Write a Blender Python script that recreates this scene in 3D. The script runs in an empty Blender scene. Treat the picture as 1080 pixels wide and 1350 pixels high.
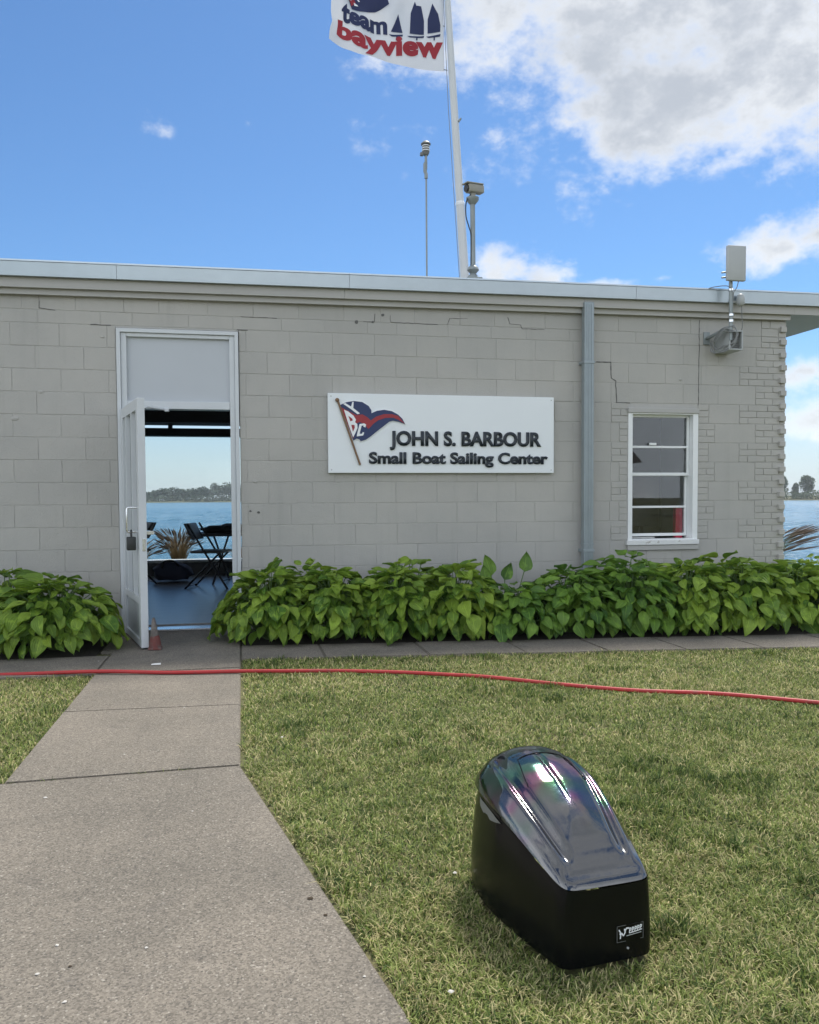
import bpy, bmesh, math, random
import numpy as np
from mathutils import Vector, Matrix
R = math.radians
random.seed(7); rng = np.random.default_rng(11)
scene = bpy.context.scene
COL = scene.collection

# ------------------------------------------------------------------ camera
TH, PITCH, ROLL = R(11.6), -math.atan(44/1080.0), 0.0057
CAM = Vector((0, -7.846, 1.22))
fw = Vector((math.sin(TH)*math.cos(PITCH), math.cos(TH)*math.cos(PITCH), math.sin(PITCH)))
r0 = Vector((math.cos(TH), -math.sin(TH), 0)); u0 = r0.cross(fw)
rt = r0*math.cos(ROLL) - u0*math.sin(ROLL); up = u0*math.cos(ROLL) + r0*math.sin(ROLL)
cd = bpy.data.cameras.new('camera'); cam = bpy.data.objects.new('camera', cd); COL.objects.link(cam)
M = Matrix((rt, up, -fw)).transposed().to_4x4(); M.translation = CAM; cam.matrix_world = M
cd.sensor_fit = 'VERTICAL'; cd.sensor_height = 36; cd.lens = 36*1080/1350.0
cd.shift_y = 25/1350.0; cd.clip_start = 0.05; cd.clip_end = 8000
scene.camera = cam

# ------------------------------------------------------------------ sky, clouds, sun, exposure
SUN_EL, SUN_AZ = R(57), R(38)            # azimuth from +Y towards +X
SKY_STRENGTH = 0.07
world = bpy.data.worlds.new('World'); scene.world = world; world.use_nodes = True
wt = world.node_tree; wt.nodes.clear()
def NN(t, typ, **kw):
    n = t.nodes.new(typ)
    for k, v in kw.items(): setattr(n, k, v)
    return n
def plug(t, sock, val):
    if hasattr(val, 'is_output'): t.links.new(val, sock)
    else: sock.default_value = val
def mth(t, op, a, b=0.0, c=None, clamp=False):
    n = NN(t, 'ShaderNodeMath', operation=op, use_clamp=clamp)
    plug(t, n.inputs[0], a); plug(t, n.inputs[1], b)
    if c is not None: plug(t, n.inputs[2], c)
    return n.outputs[0]
def vm(t, op, a, b=(0, 0, 0)):
    n = NN(t, 'ShaderNodeVectorMath', operation=op)
    plug(t, n.inputs[0], a)
    if op == 'SCALE': plug(t, n.inputs['Scale'], b)
    else: plug(t, n.inputs[1], b)
    return n.outputs['Value'] if op in ('DOT_PRODUCT', 'LENGTH') else n.outputs[0]
def mixc(t, f, a, b, mode='MIX'):
    n = NN(t, 'ShaderNodeMix', data_type='RGBA', blend_type=mode)
    plug(t, n.inputs[0], f); plug(t, n.inputs[6], a if hasattr(a, 'is_output') else (*a[:3], 1)); plug(t, n.inputs[7], b if hasattr(b, 'is_output') else (*b[:3], 1))
    return n.outputs[2]
def sstep(t, v, lo, hi):
    n = NN(t, 'ShaderNodeMapRange', interpolation_type='SMOOTHSTEP'); plug(t, n.inputs[0], v)
    plug(t, n.inputs[1], lo); plug(t, n.inputs[2], hi); return n.outputs[0]
def noise(t, vec, scale, detail=6, rough=0.55, dist=0.0):
    n = NN(t, 'ShaderNodeTexNoise'); plug(t, n.inputs['Vector'], vec); n.inputs['Scale'].default_value = scale
    n.inputs['Detail'].default_value = detail; n.inputs['Roughness'].default_value = rough; n.inputs['Distortion'].default_value = dist
    return n.outputs[0]

sky = NN(wt, 'ShaderNodeTexSky', sky_type='NISHITA', sun_disc=False)
sky.sun_elevation = SUN_EL; sky.sun_rotation = SUN_AZ; sky.altitude = 200
sky.air_density = 1.0; sky.dust_density = 0.35; sky.ozone_density = 3.0
dirv = NN(wt, 'ShaderNodeTexCoord').outputs['Generated']
def adir(az, el):
    az, el = R(az), R(el); return Vector((math.sin(az)*math.cos(el), math.cos(az)*math.cos(el), math.sin(el)))
# azimuth, elevation, half width, half height (degrees), strength
CLOUDS = [(31, 31, 15, 8.5, 1.25), (25, 29, 9, 6.0, 1.2), (28.5, 24.3, 8.0, 4.8, 1.2), (37, 26, 9.5, 6.0, 1.2), (18.8, 30.3, 6.5, 5.5, 1.15), (45, 29, 12, 8, 1.2),
          (35.0, 15.3, 4.6, 1.9, 1.0), (38.5, 15.6, 4, 2.2, 1.0), (17.8, 15.2, 3.0, 2.6, 1.0), (20.5, 14.4, 3.4, 1.5, .9), (25, 14.0, 4, .9, .75), (28.6, 14.1, 2.0, .8, .35),
          (12.0, 25.9, 2.6, 1.7, .40), (15.2, 24.9, 1.6, 2.0, .42), (-4.7, 23.0, 3.2, 1.6, .38), (0.8, 23.8, 2.0, 1.4, .34),
          (37.5, 7.6, 5, 1.6, .9), (41, 5, 7, 1.9, .9), (8.6, 32.0, 4, 1.5, .6)]
best = None
from mathutils import Euler
for az, el, a, b, st in CLOUDS:            # each cumulus: an ellipsoid of directions, broken up by the noise below
    mp = NN(wt, 'ShaderNodeMapping', vector_type='TEXTURE'); plug(wt, mp.inputs[0], dirv)
    c = adir(az, el); mp.inputs['Location'].default_value = c; mp.inputs['Rotation'].default_value = (R(el), 0, -R(az))
    mp.inputs['Scale'].default_value = (math.tan(R(a)), .6, math.tan(R(b)))
    m = mth(wt, 'SUBTRACT', st, vm(wt, 'LENGTH', mp.outputs[0]))
    best = m if best is None else mth(wt, 'SMOOTH_MAX', best, m, 0.25)
sv = vm(wt, 'MULTIPLY', dirv, (1, 1, 1.5))
# unseen rest of the sky: denser cumulus, added to light the shaded wall
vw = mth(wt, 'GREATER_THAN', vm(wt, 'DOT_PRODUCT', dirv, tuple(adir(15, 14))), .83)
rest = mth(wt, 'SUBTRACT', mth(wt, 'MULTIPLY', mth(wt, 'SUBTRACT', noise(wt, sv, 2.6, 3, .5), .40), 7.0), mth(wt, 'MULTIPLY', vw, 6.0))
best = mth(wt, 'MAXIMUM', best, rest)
n1 = noise(wt, sv, 9, 7, .58, .25); n2 = noise(wt, sv, 34, 5, .62)
field = mth(wt, 'ADD', best, mth(wt, 'ADD', mth(wt, 'MULTIPLY', mth(wt, 'SUBTRACT', n1, .5), 2.0), mth(wt, 'MULTIPLY', mth(wt, 'SUBTRACT', n2, .5), 1.2)))
cov = sstep(wt, field, 0.0, 0.85)
n3 = noise(wt, vm(wt, 'ADD', sv, (3.1, 1.7, 2.2)), 7, 6, .55, .3)
thick = sstep(wt, mth(wt, 'ADD', field, mth(wt, 'MULTIPLY', mth(wt, 'SUBTRACT', n3, .5), 1.15)), .22, 1.35)
ccol = mixc(wt, thick, (5.6, 5.7, 5.8), (3.05, 3.28, 3.6))
# clouds away from the sun, mostly unseen, brightened to fill the shaded wall
cloud_fill = mth(wt, 'SUBTRACT', 1.0, sstep(wt, vm(wt, 'DOT_PRODUCT', dirv, tuple(adir(math.degrees(SUN_AZ), math.degrees(SUN_EL)))), -.25, .75))
ccol = vm(wt, 'SCALE', ccol, mth(wt, 'ADD', mth(wt, 'MULTIPLY', cloud_fill, 1.7), 1.0))
sund = mth(wt, 'POWER', mth(wt, 'MAXIMUM', vm(wt, 'DOT_PRODUCT', dirv, tuple(adir(math.degrees(SUN_AZ), math.degrees(SUN_EL)))), 0.0), 40.0)
ccol = mixc(wt, mth(wt, 'MULTIPLY', sund, .5, clamp=True), ccol, (7, 6.9, 6.7))
hz = NN(wt, 'ShaderNodeSeparateXYZ'); plug(wt, hz.inputs[0], dirv)
hzf = mth(wt, 'MULTIPLY', mth(wt, 'SUBTRACT', 1.0, sstep(wt, hz.outputs[2], -.02, .20)), .78)   # pale band of lake haze low in the sky
base = mixc(wt, hzf, vm(wt, 'MULTIPLY', sky.outputs[0], (.46, .625, .755)), (4.3, 4.7, 5.0))
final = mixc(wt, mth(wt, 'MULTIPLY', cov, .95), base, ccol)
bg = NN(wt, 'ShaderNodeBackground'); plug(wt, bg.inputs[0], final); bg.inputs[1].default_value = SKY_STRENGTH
world.cycles.sampling_method = 'MANUAL'; world.cycles.sample_map_resolution = 512
wo = NN(wt, 'ShaderNodeOutputWorld'); wt.links.new(bg.outputs[0], wo.inputs[0])

sl = bpy.data.lights.new('sun', 'SUN'); sl.energy = 1.8; sl.angle = R(11); sl.color = (1, .95, .87)
so = bpy.data.objects.new('sun', sl); COL.objects.link(so)
so.rotation_euler = (-adir(math.degrees(SUN_AZ), math.degrees(SUN_EL))).to_track_quat('-Z', 'Y').to_euler()
so.location = (20, 20, 30)
vs = scene.view_settings; vs.view_transform = 'Standard'; vs.look = 'None'; vs.exposure = 1.4; vs.gamma = 1
scene.render.engine = 'CYCLES'
scene.cycles.use_denoising = True
scene.cycles.max_bounces = 8; scene.cycles.transparent_max_bounces = 12

# ------------------------------------------------------------------ materials
MATS = {}
def mat(name, col, rough=.6, var=.0, vscale=4, bump=0, bscale=60, metal=0, spec=.5, objvar=0, coat=0, col2=None, c2scale=3, c2lo=.45, c2hi=.6, transl=0, aniso=(1, 1, 1), alpha=None):
    m = bpy.data.materials.new(name); m.use_nodes = True; t = m.node_tree
    b = t.nodes['Principled BSDF']; out = t.nodes['Material Output']
    b.inputs['Roughness'].default_value = rough; b.inputs['Metallic'].default_value = metal
    b.inputs['Specular IOR Level'].default_value = spec; b.inputs['Coat Weight'].default_value = coat
    pos = NN(t, 'ShaderNodeNewGeometry').outputs['Position']
    if aniso != (1, 1, 1): pos = vm(t, 'MULTIPLY', pos, aniso)
    c = None
    if col2 is not None: c = mixc(t, sstep(t, noise(t, pos, c2scale, 7, .62), c2lo, c2hi), col, col2)
    f = None
    if var: f = mth(t, 'ADD', mth(t, 'MULTIPLY', mth(t, 'SUBTRACT', noise(t, pos, vscale, 8, .65), .5), 2*var), 1.0)
    if objvar:
        o = NN(t, 'ShaderNodeObjectInfo').outputs['Random']
        g = mth(t, 'ADD', mth(t, 'MULTIPLY', mth(t, 'SUBTRACT', o, .5), 2*objvar), 1.0)
        f = g if f is None else mth(t, 'MULTIPLY', f, g)
    if f is not None:
        if c is None:
            rgb = NN(t, 'ShaderNodeRGB'); rgb.outputs[0].default_value = (*col, 1); c = rgb.outputs[0]
        c = vm(t, 'SCALE', c, f)
    if c is None: b.inputs['Base Color'].default_value = (*col, 1)
    else: t.links.new(c, b.inputs['Base Color'])
    if bump:
        bn = NN(t, 'ShaderNodeBump'); bn.inputs['Strength'].default_value = bump; bn.inputs['Distance'].default_value = .01
        t.links.new(noise(t, pos, bscale, 6, .6), bn.inputs['Height']); t.links.new(bn.outputs[0], b.inputs['Normal'])
    if transl:
        tr = NN(t, 'ShaderNodeBsdfTranslucent')
        if c is None: tr.inputs[0].default_value = (*col, 1)
        else: t.links.new(c, tr.inputs[0])
        mx = NN(t, 'ShaderNodeMixShader'); mx.inputs[0].default_value = transl
        t.links.new(b.outputs[0], mx.inputs[1]); t.links.new(tr.outputs[0], mx.inputs[2]); t.links.new(mx.outputs[0], out.inputs[0])
    MATS[name] = m; return m

WALL = (.47, .465, .445)
def block_mat():
    m = mat('painted_block', WALL, .62); t = m.node_tree; b = t.nodes['Principled BSDF']
    pos = NN(t, 'ShaderNodeNewGeometry').outputs['Position']; oi = NN(t, 'ShaderNodeObjectInfo').outputs['Random']
    c = mixc(t, sstep(t, noise(t, pos, .9, 6, .6), .35, .65), (.442, .430, .398), (.396, .390, .366))           # two coats of paint in big patches
    streak = sstep(t, noise(t, vm(t, 'MULTIPLY', pos, (9, 9, .55)), 1.0, 5, .6), .52, .80)
    c = mixc(t, mth(t, 'MULTIPLY', streak, .30), c, (.30, .295, .275))                                            # rain streaks
    c = mixc(t, mth(t, 'MULTIPLY', sstep(t, noise(t, pos, 22, 6, .7), .60, .76), .28), c, (.26, .255, .24))       # scuffs and pores
    c = mixc(t, mth(t, 'MULTIPLY', sstep(t, noise(t, pos, 55, 3, .6), .70, .76), .5), c, (.55, .54, .52))
    g = mth(t, 'ADD', mth(t, 'MULTIPLY', mth(t, 'SUBTRACT', oi, .5), .05), 1.0)
    t.links.new(vm(t, 'SCALE', c, g), b.inputs['Base Color'])
    bn = NN(t, 'ShaderNodeBump'); bn.inputs['Strength'].default_value = .5; bn.inputs['Distance'].default_value = .01
    t.links.new(mth(t, 'ADD', noise(t, pos, 130, 6, .6), mth(t, 'MULTIPLY', noise(t, pos, 14, 4, .6), .8)), bn.inputs['Height']); t.links.new(bn.outputs[0], b.inputs['Normal'])
block_mat()
mat('mortar', (.43, .424, .40), .75, var=.12, vscale=20, bump=.4, bscale=120)
mat('trim_gray', (.41, .405, .385), .5, var=.06, vscale=3, bump=.08, bscale=40)
mat('galv', (.45, .51, .555), .34, var=.10, vscale=5, metal=.8, bump=.05, bscale=30)
mat('downspout', (.29, .335, .355), .42, var=.14, vscale=6, metal=.35, bump=.06, bscale=20)
mat('alum_white', (.58, .61, .63), .42, var=.08, vscale=5, bump=.05, bscale=60)
mat('alum_gray', (.46, .50, .52), .42, var=.08, vscale=6)
mat('panel', (.47, .50, .53), .5, var=.05, vscale=2.5)
mat('white_paint', (.78, .80, .80), .4, var=.06, vscale=8)
mat('white_paint_worn', (.70, .71, .70), .5, var=.08, vscale=10, col2=(.42, .40, .37), c2scale=14, c2lo=.60, c2hi=.68)
mat('sign_white', (.76, .80, .82), .38, var=.035, vscale=2.5)
mat('sign_letter', (.018, .026, .036), .45)
mat('navy', (.012, .028, .105), .45)
mat('red', (.30, .018, .028), .45)
mat('pole_wood', (.20, .12, .065), .5, var=.2, vscale=20)
mat('mark_white', (.80, .82, .84), .45)
mat('dark_crack', (.13, .13, .125), .9)
mat('joint_dirt', (.115, .10, .08), .95, var=.4, vscale=25)
mat('roofing', (.10, .10, .10), .9, var=.2, vscale=8)
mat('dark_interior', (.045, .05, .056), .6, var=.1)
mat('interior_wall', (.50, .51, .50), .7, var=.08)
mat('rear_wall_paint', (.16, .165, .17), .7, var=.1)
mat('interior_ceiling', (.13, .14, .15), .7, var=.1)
mat('floor_dark', (.20, .192, .18), .30, var=.5, vscale=3, aniso=(1, 7, 1), bump=.04, bscale=20)
mat('black_metal', (.014, .014, .015), .4)
mat('black_fabric', (.02, .021, .025), .85, var=.3, vscale=20, bump=.4, bscale=40)
mat('navy_fabric', (.035, .045, .09), .8, var=.3, vscale=20, bump=.4, bscale=30)
mat('lock_black', (.02, .024, .024), .45, var=.2, vscale=60)
mat('chrome', (.75, .77, .78), .22, metal=.9)
mat('rubber_hose', (.40, .024, .026), .5, var=.25, vscale=9, bump=.15, bscale=60, col2=(.28, .05, .045), c2scale=5, c2lo=.55, c2hi=.7)
mat('cone_red', (.15, .045, .038), .75, var=.3, vscale=30, col2=(.13, .09, .08), c2scale=18)
mat('cone_gray', (.13, .115, .105), .8, var=.3, vscale=40, col2=(.19, .17, .155), c2scale=25)
mat('gray_plastic', (.40, .42, .42), .45, var=.06, vscale=10)
mat('gray_plastic_dark', (.15, .155, .15), .5, var=.1, vscale=20)
mat('camera_tan', (.30, .29, .25), .5, var=.15, vscale=30)
mat('galv_pipe', (.26, .29, .29), .5, metal=.4, var=.25, vscale=14)
mat('cable', (.03, .035, .04), .6)
mat('cable_gray', (.22, .23, .23), .6)
mat('flagpole_white', (.62, .64, .65), .4, var=.06, vscale=2)
mat('flag_cloth', (.62, .63, .66), .8, var=.05, vscale=6, bump=.12, bscale=20, transl=.30)
mat('flag_navy', (.022, .032, .10), .8, transl=.12)
mat('flag_red', (.36, .03, .045), .8, transl=.15)
mat('soil', (.055, .045, .032), .95, var=.35, vscale=30, bump=.7, bscale=60)
mat('mulch', (.030, .024, .018), .95, var=.5, vscale=40, bump=1, bscale=60)
mat('bark', (.09, .07, .05), .9, var=.3, vscale=10)
mat('tree_far', (.055, .085, .050), .8, objvar=.2, var=.45, vscale=.2)
mat('tree_right', (.065, .105, .045), .8, objvar=.25, var=.5, vscale=.5, transl=.2)
mat('stem_green', (.10, .17, .05), .6, var=.2, vscale=20)
mat('grass_tan', (.30, .22, .13), .8, var=.45, vscale=9, transl=.25)
mat('grass_green', (.07, .11, .03), .7, var=.35, vscale=9, transl=.25)
mat('plume', (.22, .17, .14), .9, var=.4, vscale=20, transl=.3)
mat('stone', (.30, .25, .22), .85, var=.3, vscale=6, bump=.5, bscale=20, objvar=.2)
mat('seawall', (.30, .29, .27), .9, var=.25, vscale=2, bump=.4, bscale=20)
mat('red_binder', (.75, .04, .10), .4)
mat('paper', (.80, .80, .78), .7)
mat('house_white', (.62, .62, .60), .7)
mat('house_roof', (.10, .09, .085), .8)
mat('window_dark', (.03, .035, .04), .2)
mat('dropping', (.52, .50, .46), .8)
mat('debris', (.05, .035, .02), .9)

# concrete with exposed aggregate
m = mat('concrete', (.20, .186, .166), .88); t = m.node_tree; b = t.nodes['Principled BSDF']
pos = NN(t, 'ShaderNodeNewGeometry').outputs['Position']
c = mixc(t, sstep(t, noise(t, pos, 1.3, 8, .62), .35, .68), (.198, .174, .142), (.150, .134, .110))
c = mixc(t, mth(t, 'MULTIPLY', sstep(t, noise(t, pos, 5, 8, .7), .52, .72), .6), c, (.122, .110, .094))
c = mixc(t, mth(t, 'MULTIPLY', sstep(t, noise(t, pos, 2.3, 9, .75, .5), .60, .74), .55), c, (.112, .106, .089))
c = mixc(t, mth(t, 'MULTIPLY', sstep(t, noise(t, vm(t, 'ADD', pos, (7, 3, 0)), 1.7, 9, .75, .4), .62, .76), .5), c, (.26, .228, .188))
v = NN(t, 'ShaderNodeTexVoronoi'); v.inputs['Scale'].default_value = 190; t.links.new(pos, v.inputs['Vector'])
vc = NN(t, 'ShaderNodeSeparateColor'); t.links.new(v.outputs['Color'], vc.inputs[0])
c = vm(t, 'SCALE', c, mth(t, 'ADD', mth(t, 'MULTIPLY', vc.outputs[0], .74), .62))
c = mixc(t, mth(t, 'MULTIPLY', sstep(t, vc.outputs[1], .972, .982), .6), c, (.40, .37, .32))
c = mixc(t, mth(t, 'MULTIPLY', sstep(t, vc.outputs[2], .95, .96), .6), c, (.06, .055, .05))
t.links.new(c, b.inputs['Base Color'])
bn = NN(t, 'ShaderNodeBump'); bn.inputs['Strength'].default_value = .55; bn.inputs['Distance'].default_value = .006
hh = mth(t, 'ADD', mth(t, 'MULTIPLY', vc.outputs[0], .6), noise(t, pos, 70, 6, .7)); t.links.new(hh, bn.inputs['Height']); t.links.new(bn.outputs[0], b.inputs['Normal'])

# lawn ground under the blades
m = mat('lawn_ground', (.1, .1, .04), .95); t = m.node_tree; b = t.nodes['Principled BSDF']
pos = NN(t, 'ShaderNodeNewGeometry').outputs['Position']
c = mixc(t, sstep(t, noise(t, pos, 2.2, 8, .65), .38, .65), (.105, .125, .038), (.185, .165, .078))
c = mixc(t, sstep(t, noise(t, pos, 60, 6, .7), .4, .66), c, (.050, .048, .022))
t.links.new(c, b.inputs['Base Color'])
bn = NN(t, 'ShaderNodeBump'); bn.inputs['Strength'].default_value = .8; t.links.new(noise(t, pos, 90, 6, .7), bn.inputs['Height']); t.links.new(bn.outputs[0], b.inputs['Normal'])

# grass blades: colour per blade from an attribute
m = mat('grass_blade', (.1, .12, .04), .65, spec=.25); t = m.node_tree; b = t.nodes['Principled BSDF']
at = NN(t, 'ShaderNodeAttribute', attribute_name='tint'); t.links.new(at.outputs['Color'], b.inputs['Base Color'])
tr = NN(t, 'ShaderNodeBsdfTranslucent'); t.links.new(at.outputs['Color'], tr.inputs[0])
mx = NN(t, 'ShaderNodeMixShader'); mx.inputs[0].default_value = .3
t.links.new(b.outputs[0], mx.inputs[1]); t.links.new(tr.outputs[0], mx.inputs[2]); t.links.new(mx.outputs[0], t.nodes['Material Output'].inputs[0])

# hosta leaf: veins along the blade, tone by leaf
def leaf_mat(name, dark, light):
    m = mat(name, dark, .42, spec=.45); t = m.node_tree; b = t.nodes['Principled BSDF']
    oi = NN(t, 'ShaderNodeObjectInfo').outputs['Random']
    uv = NN(t, 'ShaderNodeUVMap', uv_map='UVMap').outputs[0]
    sx = NN(t, 'ShaderNodeSeparateXYZ'); t.links.new(uv, sx.inputs[0])
    vein = mth(t, 'COSINE', mth(t, 'MULTIPLY', sx.outputs[0], 2*math.pi*8))
    pos = NN(t, 'ShaderNodeNewGeometry').outputs['Position']
    c = mixc(t, oi, dark, light)
    c = mixc(t, mth(t, 'MULTIPLY', sstep(t, noise(t, pos, 14, 5, .6), .45, .75), .6), c, tuple(x*1.5 for x in light))
    mid = mth(t, 'LESS_THAN', mth(t, 'ABSOLUTE', mth(t, 'SUBTRACT', sx.outputs[0], .5)), .018)
    c = mixc(t, mth(t, 'MULTIPLY', mid, .5), c, tuple(x*1.7 for x in light))
    edge = sstep(t, noise(t, pos, 30, 4, .6), .68, .74)
    c = mixc(t, mth(t, 'MULTIPLY', edge, .5), c, (.20, .16, .05))
    t.links.new(c, b.inputs['Base Color'])
    bn = NN(t, 'ShaderNodeBump'); bn.inputs['Strength'].default_value = .5; bn.inputs['Distance'].default_value = .004
    t.links.new(vein, bn.inputs['Height']); t.links.new(bn.outputs[0], b.inputs['Normal'])
    tr = NN(t, 'ShaderNodeBsdfTranslucent'); t.links.new(c, tr.inputs[0])
    mx = NN(t, 'ShaderNodeMixShader'); mx.inputs[0].default_value = .30
    t.links.new(b.outputs[0], mx.inputs[1]); t.links.new(tr.outputs[0], mx.inputs[2]); t.links.new(mx.outputs[0], t.nodes['Material Output'].inputs[0])
    return m
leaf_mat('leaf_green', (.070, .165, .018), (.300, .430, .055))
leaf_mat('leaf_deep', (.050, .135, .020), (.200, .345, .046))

# glass: clear with a Fresnel reflection
m = bpy.data.materials.new('glass'); m.use_nodes = True; t = m.node_tree; t.nodes.clear()
o = NN(t, 'ShaderNodeOutputMaterial'); tp = NN(t, 'ShaderNodeBsdfTransparent'); tp.inputs[0].default_value = (.90, .93, .93, 1)
gl = NN(t, 'ShaderNodeBsdfGlossy'); gl.inputs['Roughness'].default_value = .01
fr = NN(t, 'ShaderNodeFresnel'); fr.inputs[0].default_value = 1.62
mx = NN(t, 'ShaderNodeMixShader'); t.links.new(fr.outputs[0], mx.inputs[0]); t.links.new(tp.outputs[0], mx.inputs[1]); t.links.new(gl.outputs[0], mx.inputs[2]); t.links.new(mx.outputs[0], o.inputs[0])
MATS['glass'] = m
m2 = m.copy(); m2.name = 'glass_clear'; m2.node_tree.nodes['Fresnel'].inputs[0].default_value = 1.2; MATS['glass_clear'] = m2

# lake water
m = mat('water', (.09, .205, .295), .22, spec=.28); t = m.node_tree; b = t.nodes['Principled BSDF']
pos = NN(t, 'ShaderNodeNewGeometry').outputs['Position']
w1 = noise(t, vm(t, 'MULTIPLY', pos, (.35, 1.1, 1)), 1.0, 7, .66, .4); w2 = noise(t, vm(t, 'MULTIPLY', pos, (.07, .17, 1)), 1.0, 6, .6, .3)
hgt = mth(t, 'ADD', w1, mth(t, 'MULTIPLY', w2, 3.0))
bn = NN(t, 'ShaderNodeBump'); bn.inputs['Strength'].default_value = 1.0; bn.inputs['Distance'].default_value = .5
t.links.new(hgt, bn.inputs['Height']); t.links.new(bn.outputs[0], b.inputs['Normal'])

# black gel-coat with a thin oily film on the top cover
m = mat('cowl_black', (.0035, .004, .0045), .22, spec=.22, var=.5, vscale=30)
m = mat('cowl_film', (.006, .007, .009), .10, spec=.5); t = m.node_tree; b = t.nodes['Principled BSDF']; b.inputs['IOR'].default_value = 2.3
pos = NN(t, 'ShaderNodeNewGeometry').outputs['Position']
b2 = NN(t, 'ShaderNodeBsdfPrincipled'); b2.inputs['Base Color'].default_value = (.006, .007, .009, 1); b2.inputs['Roughness'].default_value = .10; b2.inputs['IOR'].default_value = 2.3
along = mth(t, 'SUBTRACT', vm(t, 'DOT_PRODUCT', pos, (-.105, .9945, 0)), -5.97)        # metres back from the front lip
tk = mth(t, 'ADD', mth(t, 'ADD', mth(t, 'MULTIPLY', along, 1500.0), mth(t, 'MULTIPLY', noise(t, pos, 5, 2, .5, .5), 420.0)), 60.0)
t.links.new(tk, b2.inputs['Thin Film Thickness']); b2.inputs['Thin Film IOR'].default_value = 1.45
bn = NN(t, 'ShaderNodeBump'); bn.inputs['Strength'].default_value = .05; bn.inputs['Distance'].default_value = .01
t.links.new(noise(t, pos, 26, 3, .5), bn.inputs['Height']); t.links.new(bn.outputs[0], b.inputs['Normal']); t.links.new(bn.outputs[0], b2.inputs['Normal'])
mx = NN(t, 'ShaderNodeMixShader'); plug(t, mx.inputs[0], mth(t, 'MULTIPLY', sstep(t, noise(t, pos, 6, 2, .5), .36, .56), mth(t, 'MULTIPLY', sstep(t, along, .10, .26), .62)))
t.links.new(b.outputs[0], mx.inputs[1]); t.links.new(b2.outputs[0], mx.inputs[2]); t.links.new(mx.outputs[0], t.nodes['Material Output'].inputs[0])

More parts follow.
